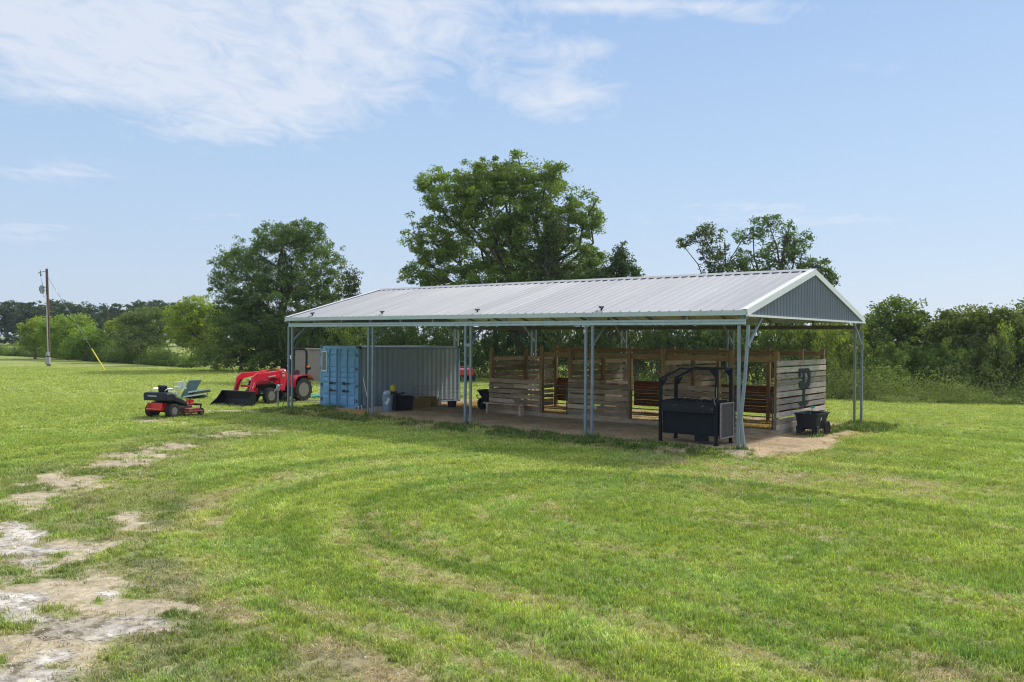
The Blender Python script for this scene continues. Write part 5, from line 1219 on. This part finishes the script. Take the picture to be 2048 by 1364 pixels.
def limbs(mb, base, lobes, cc, r, tr_r, fork=.35, twigs=80, top=None):
    """Trunk, a limb into every lobe, twigs out to the leaf clusters."""
    zt = max(l[2] for l in lobes); cx = np.mean([l[0] for l in lobes]); cy = np.mean([l[1] for l in lobes])
    top = top if top is not None else Vector((cx*.5, cy*.5, zt*.92)); nodes = []
    tp_ = [Vector((0, 0, -.1))]
    for k_ in range(1, 7):
        t = k_/6; tp_.append(Vector((top[0]*t+r.normal(0, .02)*top[2], top[1]*t+r.normal(0, .02)*top[2], top[2]*t)))
    tr_rad = [tr_r*1.25]+[tr_r*(1-.85*k_/6) for k_ in range(1, 7)]
    mb.tube(tp_, tr_rad, 9)
    for k_ in range(1, 7): nodes.append((tp_[k_], tr_rad[k_]))
    for l in lobes:
        near_ = (((cc-np.array(l[:3]))/np.array(l[3:6]))**2).sum(1) < 1.6
        if near_.sum() < 3: continue
        tgt = Vector(l[:3]).lerp(Vector(cc[near_].mean(0)), .5); z0 = min(max(fork*top[2], tgt.z*.45), top[2]*.85); t = z0/top[2]; i = min(5, int(t*6)); st = tp_[i].lerp(tp_[i+1], t*6-i)
        r0 = tr_r*(1-.85*t)*.62; pts = [st]; d = tgt-st
        if d.length < .3: continue
        for k_ in range(1, 6):
            u_ = k_/5; p = st+d*u_+Vector((r.normal(0, .05), r.normal(0, .05), .0))*d.length+Vector((0, 0, -.10*d.length*math.sin(u_*math.pi)*(1 if d.z > 0 else -1))); pts.append(p)
        rs = [r0*(1-.75*k_/5) for k_ in range(6)]; mb.tube(pts, rs, 6)
        for p, q in zip(pts[1:], rs[1:]): nodes.append((p, q))
    NP = np.array([tuple(n[0]) for n in nodes])
    for j in r.choice(len(cc), min(twigs, len(cc)), replace=False):
        c = cc[j]; i = int(np.argmin(((NP-c)**2).sum(1)+np.where(NP[:, 2] > c[2]+.5, 9, 0))); p = Vector(NP[i]); q = Vector(c); rr_ = min(nodes[i][1]*.6, .05+.02*(q-p).length)
        mid = p.lerp(q, .5)+Vector((r.normal(0, .08), r.normal(0, .08), r.normal(0, .06)))*(q-p).length
        mb.tube([p, mid, q], [rr_, rr_*.7, rr_*.25], 4)
def tree(name, label, cat, bpx, bpy_, D, px_lobes, ncl, nlf, crad, lsz, key, tr_r=.25, shell=.55, twigs=120, fork=.35, bark=None, seed=1, group=None, depth=.9, top=None, sq=1.0, up=.35, crown='crown'):
    r = np.random.default_rng(seed); b = at(bpx, bpy_, D); b.z = 0
    lobes = []
    for q in px_lobes:
        c = at(q[0], q[1], D); rx = q[2]*D/F; rz = q[3]*D/F; oy = q[4] if len(q) > 4 else r.normal(0, .25)*rx
        lobes.append((c.x-b.x, oy, c.z, rx, rx*depth, rz))
    e = empty(name, b, 0, label, cat, group)
    C, t, cc = crown_points(lobes, ncl, nlf, crad, r, shell, sq)
    me = leaf_mesh(crown, C, t, lsz, leafmat(key), r, up); o = bpy.data.objects.new(crown, me); COL.objects.link(o); o.parent = e
    mb = MB(); limbs(mb, b, lobes, cc, r, tr_r, fork, twigs, top); mb.build('trunk', bark or M_bark, e, smooth=True)
    return e

tree('oak_tree', 'large round dark oak tree rising behind the tractor, left of the barn', 'tree', 572, 737, 73,
     [(560, 520, 95, 75), (500, 560, 62, 68), (628, 545, 62, 75), (472, 625, 40, 45), (575, 610, 95, 62), (650, 630, 48, 52), (520, 650, 75, 40), (560, 475, 55, 30), (610, 470, 40, 28), (470, 530, 30, 35)], 1500, 90000, .50, .17, 'oak', .42, seed=3, twigs=220)
tree('pine_tree', 'small pointed tree at the right edge of the oak crown, above the barn eave', 'tree', 703, 742, 70,
     [(703, 560, 14, 28), (700, 590, 24, 28), (700, 625, 32, 32)], 110, 5200, .45, .17, 'dark', .16, seed=4, twigs=40, shell=.3)
tree('pecan_tree', 'tallest spreading green pecan tree directly behind the middle of the barn roof', 'tree', 1050, 762, 62,
     [(1000, 410, 80, 58), (905, 400, 55, 50), (1090, 400, 62, 52), (1150, 440, 42, 42), (865, 360, 30, 26), (935, 345, 36, 24), (1040, 335, 34, 22), (1100, 345, 30, 22), (870, 480, 50, 50), (950, 490, 80, 60), (1050, 480, 75, 60), (1130, 510, 60, 52), (845, 545, 38, 30), (900, 560, 60, 30), (990, 560, 75, 40), (1070, 560, 60, 40), (1150, 560, 45, 30), (1185, 440, 18, 40), (1180, 395, 16, 14), (820, 475, 22, 14), (815, 430, 12, 8), (1040, 308, 12, 10), (1190, 520, 20, 30), (985, 350, 40, 30), (960, 385, 50, 34), (1175, 565, 36, 26), (1020, 370, 40, 30)],
     1700, 120000, .50, .18, 'pecan', .50, shell=.35, seed=5, twigs=320, fork=.22)
tree('ivy_trunk_tree', 'dark vine-covered stem climbing into the right half of the pecan crown', 'tree', 1092, 764, 59,
     [(1092, 560, 30, 45), (1100, 500, 20, 40), (1112, 460, 22, 26), (1075, 590, 30, 25)], 150, 9000, .5, .17, 'dark', .35, seed=6, twigs=40, shell=.3, depth=.8)
tree('cedar_tree', 'narrow dark spired tree just right of the pecan, above the barn ridge', 'tree', 1243, 768, 57,
     [(1243, 500, 9, 26), (1243, 530, 24, 28), (1258, 550, 28, 24), (1222, 545, 26, 20), (1205, 560, 34, 22), (1165, 560, 34, 26)], 170, 9000, .42, .17, 'dark', .2, seed=7, twigs=60, shell=.35)
tree('scrub_tree', 'sparse dark leaning tree left of the open-branched trees above the barn ridge', 'tree', 1475, 775, 56,
     [(1405, 475, 34, 16), (1418, 462, 22, 14), (1365, 487, 16, 7), (1425, 500, 28, 20), (1425, 535, 34, 26), (1450, 550, 32, 20), (1480, 545, 34, 12)], 210, 5600, .34, .15, 'dark', .2, seed=8, twigs=90, shell=.35, bark=M_bark)
tree('elm_tree', 'open airy tree with dark bare limbs showing above the right end of the ridge', 'tree', 1582, 785, 52,
     [(1540, 452, 44, 20), (1500, 470, 34, 16), (1478, 478, 14, 9), (1595, 480, 32, 24), (1560, 500, 40, 24), (1500, 515, 36, 18), (1540, 540, 50, 18), (1600, 520, 30, 18), (1480, 530, 22, 14)], 300, 7600, .33, .15, 'oak', .30, seed=9, twigs=280, fork=.42, shell=.35, bark=M_bark)
tree('elm_tree', 'open airy tree whose drooping branch shows right of the gable peak', 'tree', 1556, 785, 53,
     [(1625, 535, 34, 16), (1655, 555, 18, 12), (1600, 560, 34, 14), (1550, 570, 30, 16), (1520, 560, 30, 18), (1665, 565, 10, 6)], 200, 5200, .33, .15, 'oak', .28, seed=10, twigs=190, fork=.45, shell=.35, bark=M_bark)
tree('round_tree', 'dome-shaped green tree just right of the barn gable', 'tree', 1800, 795, 48,
     [(1800, 630, 44, 34), (1775, 655, 50, 40), (1830, 655, 40, 36), (1800, 690, 70, 45), (1745, 680, 32, 40)], 300, 15000, .42, .17, 'mid', .22, seed=11, twigs=90, shell=.5)
tree('spreading_tree', 'spreading tree with feathery top near the right edge of the picture', 'tree', 1935, 797, 46,
     [(1925, 640, 44, 22), (1900, 660, 36, 24), (1960, 665, 46, 30), (1925, 690, 60, 34)], 240, 11500, .42, .17, 'mid', .2, seed=12, twigs=90, shell=.45)
tree('spreading_tree', 'tall feathery tree cut off by the right edge of the picture', 'tree', 2025, 797, 45,
     [(1995, 630, 42, 18), (2045, 640, 46, 28), (2010, 665, 52, 32), (2090, 650, 60, 40)], 240, 11500, .42, .17, 'mid', .2, seed=13, twigs=90, shell=.45)
# bright bushes of the left meadow
tree('bushy_tree', 'bright green bushy tree just left of the utility pole', 'tree', 70, 714, 104, [(72, 655, 28, 18), (60, 672, 26, 22), (92, 668, 24, 24), (75, 690, 34, 18)], 190, 10000, .7, .24, 'lime', .15, seed=21, twigs=50)
tree('bushy_tree', 'wide bright green bushy tree just right of the utility pole', 'tree', 135, 715, 102, [(125, 650, 34, 16), (155, 645, 26, 14), (120, 680, 34, 26), (160, 668, 28, 24), (130, 695, 44, 14)], 240, 12500, .7, .24, 'lime', .16, seed=22, twigs=50)
tree('round_bush', 'round soft green bush behind the slanting guy wire', 'bush', 172, 718, 97, [(172, 675, 36, 22), (150, 695, 30, 18), (195, 690, 28, 22)], 170, 8500, .65, .24, 'lime', .25, seed=23, twigs=50, shell=.5)
tree('slender_tree', 'slender small tree with a visible stem between two round bushes', 'tree', 236, 716, 98, [(222, 650, 12, 14), (240, 648, 13, 12), (232, 668, 20, 16), (236, 690, 16, 14)], 70, 2800, .6, .26, 'lime', .18, seed=24, twigs=50, shell=.3)
tree('gnarled_tree', 'grey-green many-stemmed tree with pale bare branches in the meadow hedge', 'tree', 292, 719, 92, [(290, 635, 40, 22), (265, 650, 26, 26), (318, 655, 34, 30), (290, 680, 46, 26)], 240, 12000, .62, .22, 'grey', .28, seed=25, twigs=130, bark=M_barkp, shell=.5)
tree('yellow_green_tree', 'yellow-green leaning tree next to the dark oak', 'tree', 400, 726, 85, [(400, 610, 28, 20), (375, 630, 34, 24), (415, 640, 32, 30), (360, 660, 34, 26), (400, 680, 44, 34)], 260, 14000, .6, .22, 'lime', .3, seed=26, twigs=90, shell=.5)
tree('dark_bush', 'large dark rounded bush in front of the yellow-green tree, left of the tractor', 'bush', 482, 742, 72, [(470, 690, 60, 34), (515, 700, 50, 34), (430, 710, 34, 26), (480, 715, 85, 26), (560, 700, 40, 36)], 420, 23000, .5, .18, 'mid', .2, seed=27, twigs=60, shell=.6)

# hedge: a few kinds of shrub copied along the old fence row
def shrub_kind(key, seed, nlf, lsz, bark=M_bark):
    r = np.random.default_rng(seed); e = empty('shrub')
    lobes = [(r.normal(0, .38), r.normal(0, .3), r.uniform(.40, .80), r.uniform(.42, .62), r.uniform(.4, .6), r.uniform(.22, .36)) for _ in range(7)]+[(0, 0, .30, .85, .8, .32)]
    C, t, cc = crown_points(lobes, 150, nlf, .13, r, .6, 1.0, .03)
    me = leaf_mesh('foliage', C, t, lsz, leafmat(key), r); o = bpy.data.objects.new('foliage', me); COL.objects.link(o); o.parent = e
    mb = MB()
    for k_ in range(5):
        l = lobes[k_]; mb.tube([(r.normal(0, .04), r.normal(0, .04), -.02), (l[0]*.5, l[1]*.5, l[2]*.5), (l[0], l[1], l[2]+.1)], [.022, .015, .006], 5)
    mb.build('stems', bark, e); return e
kinds = [shrub_kind('dark', 61, 9000, .048), shrub_kind('mid', 62, 8500, .046), shrub_kind('mid', 63, 7500, .050), shrub_kind('grey', 64, 7000, .046, M_barkp), shrub_kind('lime', 65, 6000, .048)]
used_kind = set()
hline = [(600, 748, 4.8), (700, 750, 4.6), (800, 754, 4.8), (900, 757, 4.6), (1000, 762, 4.8), (1100, 766, 5.2), (1200, 770, 5.2), (1300, 775, 4.6), (1400, 780, 4.6), (1500, 785, 4.4), (1590, 788, 4.2), (1680, 792, 4.2), (1760, 795, 4.4), (1840, 797, 4.2), (1920, 799, 4.2), (2000, 801, 4.6), (2090, 803, 5.0), (2190, 806, 4.6), (2290, 809, 4.8), (2400, 812, 4.8)]
where = [(560, 720, 'behind the blue container doors'), (720, 925, 'behind the container roof'), (925, 1140, 'behind the left stall'), (1140, 1330, 'behind the middle stall'), (1330, 1550, 'behind the right stall'), (1550, 1730, 'seen under the gable end'), (1730, 1850, 'right of the barn gable'), (1850, 1960, 'in the right-hand hedge'), (1960, 2600, 'by the right picture edge')]
kn = ['dark green', 'mid green', 'fresh green', 'grey-green', 'bright lime-green']
hr = random.Random(12)
def put_shrub(px, py, h, kd, wide, back):
    g = G(px, py); d = Vector((g.x, g.y, 0)).normalized(); p = g+d*back
    src = kinds[kd]; o = src if kd not in used_kind else copy_tree(src); used_kind.add(kd)
    o.location = (p.x, p.y, -.02); o.scale = (wide, wide*.9, h); o.rotation_euler = (0, 0, hr.uniform(0, 6.28))
    u = 1024+F*p.dot(CR)/p.dot(FWD); w_ = [q[2] for q in where if q[0] <= u < q[1]] or ['by the right picture edge']
    rowt = 'front' if back < 3 else 'rear'
    SH_L.setdefault('%s shrub in the %s hedge row %s' % (kn[kd], rowt, w_[0]), []).append((u, o))
SH_L = {}
for i, (px, py, h) in enumerate(hline):
    if px > 1690: h *= .76
    elif px < 1450: h += .7
    put_shrub(px+hr.uniform(-20, 20), py, h*hr.uniform(.82, .98), hr.choice([0, 0, 1, 2, 1] if px > 1500 else [0, 0, 0, 1]), hr.uniform(2.0, 2.9), hr.uniform(2.2, 2.9))
    put_shrub(px+45+hr.uniform(-25, 25), py+1, h*hr.uniform(.45, .72), hr.choice([0, 1, 2, 3, 2]) if px > 1600 else hr.choice([0, 0, 2, 0]), hr.uniform(1.7, 2.3), hr.uniform(1.2, 1.9))
    put_shrub(px+20+hr.uniform(-20, 20), py-2, h*hr.uniform(.95, 1.10), hr.choice([0, 0, 1]), hr.uniform(2.6, 3.2), hr.uniform(5.5, 7))
for px, py, h, kd, wd, bk in ((1700, 794, 3.6, 4, 1.5, 2), (1905, 799, 3.0, 2, 1.7, 1.2), (2030, 801, 3.6, 4, 1.6, 1.6), (1640, 790, 4.2, 2, 1.9, 4), (1580, 786, 4.0, 4, 1.6, 4.4), (640, 738, 2.2, 2, 1.6, .5), (590, 742, 1.6, 3, 1.4, .5), (1960, 799, 3.2, 3, 1.6, 1.5)):
    put_shrub(px, py, h, kd, wd, bk)
for lb, lst in SH_L.items():
    lst.sort(key=lambda q: q[0]); n_l = len(lst)
    for j, (u, o) in enumerate(lst):
        w_ = '' if n_l == 1 else (', leftmost', ', second from left', ', third from left', ', fourth from left', ', fifth from left', ', sixth from left')[j] if j < n_l-1 or n_l > 6 else ', rightmost'
        tag(o, lb+w_, 'shrub', 'shrubs of the overgrown hedge row')
# low weeds at the foot of the hedge and in the meadow
wx = []; 
def weed_line(pts, n, sp, h, seed):
    r = np.random.default_rng(seed); t = r.uniform(0, len(pts)-1.001, n); i = t.astype(int); f = t-i; P_ = np.array([[G(*p).x, G(*p).y] for p in pts]); q = P_[i]*(1-f[:, None])+P_[i+1]*f[:, None]
    dirn = q/np.linalg.norm(q, axis=1)[:, None]; off = r.normal(0, sp, n)+(fbm(q[:, 0]*.35, q[:, 1]*.35, 3, 12)-.5)*3.2*sp; q = q+dirn*off[:, None]; hh = h*r.uniform(.5, 1.25, n)*(.35+1.25*fbm(q[:, 0]*.8, q[:, 1]*.8, 3, seed))*np.clip(1.1+off/sp*.35, .4, 1.6)
    return q, hh
def weed_patch(name, label, sets_, key, lsz):
    r = np.random.default_rng(99); CC = []; TT_ = []
    for pts, n, sp, h, sd_ in sets_:
        q, hh = weed_line(pts, n, sp, h, sd_); m_ = 60; own = np.repeat(np.arange(n), m_); u_ = r.uniform(0, 1, len(own))
        s_ = .14+.16*hh[own]; x = q[own, 0]+r.normal(0, 1, len(own))*s_; y = q[own, 1]+r.normal(0, 1, len(own))*s_; z = hh[own]*u_+.02
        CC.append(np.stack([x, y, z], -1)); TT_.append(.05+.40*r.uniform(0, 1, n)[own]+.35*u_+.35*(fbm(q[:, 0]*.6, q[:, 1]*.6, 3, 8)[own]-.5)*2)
    C = np.concatenate(CC); t = np.concatenate(TT_); me = leaf_mesh(name, C, t, lsz, leafmat(key), r, .8, .5); o = bpy.data.objects.new(name, me); COL.objects.link(o); tag(o, label, 'weeds', kind='stuff')
weed_patch('weeds', 'waist-high green weeds growing along the foot of the hedge', [
    ([(1640, 796), (1760, 800), (1900, 804), (2060, 808), (2140, 810), (2420, 818)], 760, .7, 1.15, 201), ([(930, 762), (1200, 774), (1500, 788), (1640, 796)], 420, .7, 1.1, 202), ([(590, 745), (700, 752), (930, 762)], 200, .6, .8, 203)], 'weed', .085)
weed_patch('tall_grass', 'rough tall grass and brambles along the meadow edge at the left', [
    ([(-40, 709), (40, 712), (120, 716), (200, 722), (300, 728), (400, 736)], 900, 1.3, 1.3, 204), ([(180, 722), (260, 726), (340, 729)], 260, .8, 1.8, 205)], 'mid', .17)

# far wood beyond the meadow: one continuous belt
r = np.random.default_rng(300); CC = []; TT_ = []
prof = [(-80, 596), (0, 597), (30, 600), (60, 594), (100, 598), (130, 594), (165, 607), (190, 612), (205, 602), (230, 608), (265, 596), (300, 600), (350, 600), (400, 608), (470, 612), (560, 618), (650, 622), (760, 625)]
for i in range(62):
    px = -80+i*13.8+r.uniform(-5, 5); ty = np.interp(px, [q[0] for q in prof], [q[1] for q in prof])+r.uniform(-2, 7); D = 225+r.uniform(0, 30)
    c = at(px, ty, D); hgt = c.z; lobes = [(c.x+r.normal(0, 1.6), D+r.normal(0, 1.5), hgt*r.uniform(.45, .85), r.uniform(1.8, 3.2), 2.5, hgt*r.uniform(.13, .2)) for _ in range(7)]+[(c.x, D, hgt*.3, 3.4, 3, hgt*.3)]
    C, t, cc = crown_points(lobes, 90, 2600, 1.0, r, .6, 1, .1); k = C[:, 2] < hgt; CC.append(C[k]); TT_.append(t[k]*.7+r.uniform(0, .3))
me = leaf_mesh('distant_wood', np.concatenate(CC), np.concatenate(TT_), .62, leafmat('far'), r); o = bpy.data.objects.new('distant_wood', me); COL.objects.link(o); tag(o, 'dark continuous belt of woodland beyond the far left meadow', 'wood', kind='stuff')
# right-hand far trees glimpsed under the gable
tree('distant_tree', 'hazy distant tree seen through the gap under the right end of the roof', 'tree', 1665, 700, 120, [(1650, 662, 34, 14), (1680, 664, 24, 12), (1620, 668, 30, 12)], 80, 3500, .9, .35, 'far', .3, seed=41, twigs=20)

# ------------------------------------------------------------------ air: a very light humid haze
HAZE = 0.00022
hb = MB(); hb.box((0, 0, 0), (1, 1, 1)); HM = bpy.data.materials.new('humid_air'); HM.use_nodes = True; t = HM.node_tree; t.nodes.clear()
ho_ = nn(t, 'ShaderNodeOutputMaterial'); pv = nn(t, 'ShaderNodeVolumePrincipled'); pv.inputs['Density'].default_value = HAZE; pv.inputs['Color'].default_value = (.80, .88, 1, 1); pv.inputs['Anisotropy'].default_value = .3
t.links.new(pv.outputs[0], ho_.inputs['Volume'])
if HAZE > 0:
    hz_ = hb.build('haze', HM); hz_.location = (0, 0, 11.5); hz_.scale = (3100, 3100, 26); tag(hz_, 'thin pale humid haze filling the air over the field', 'haze', kind='stuff')
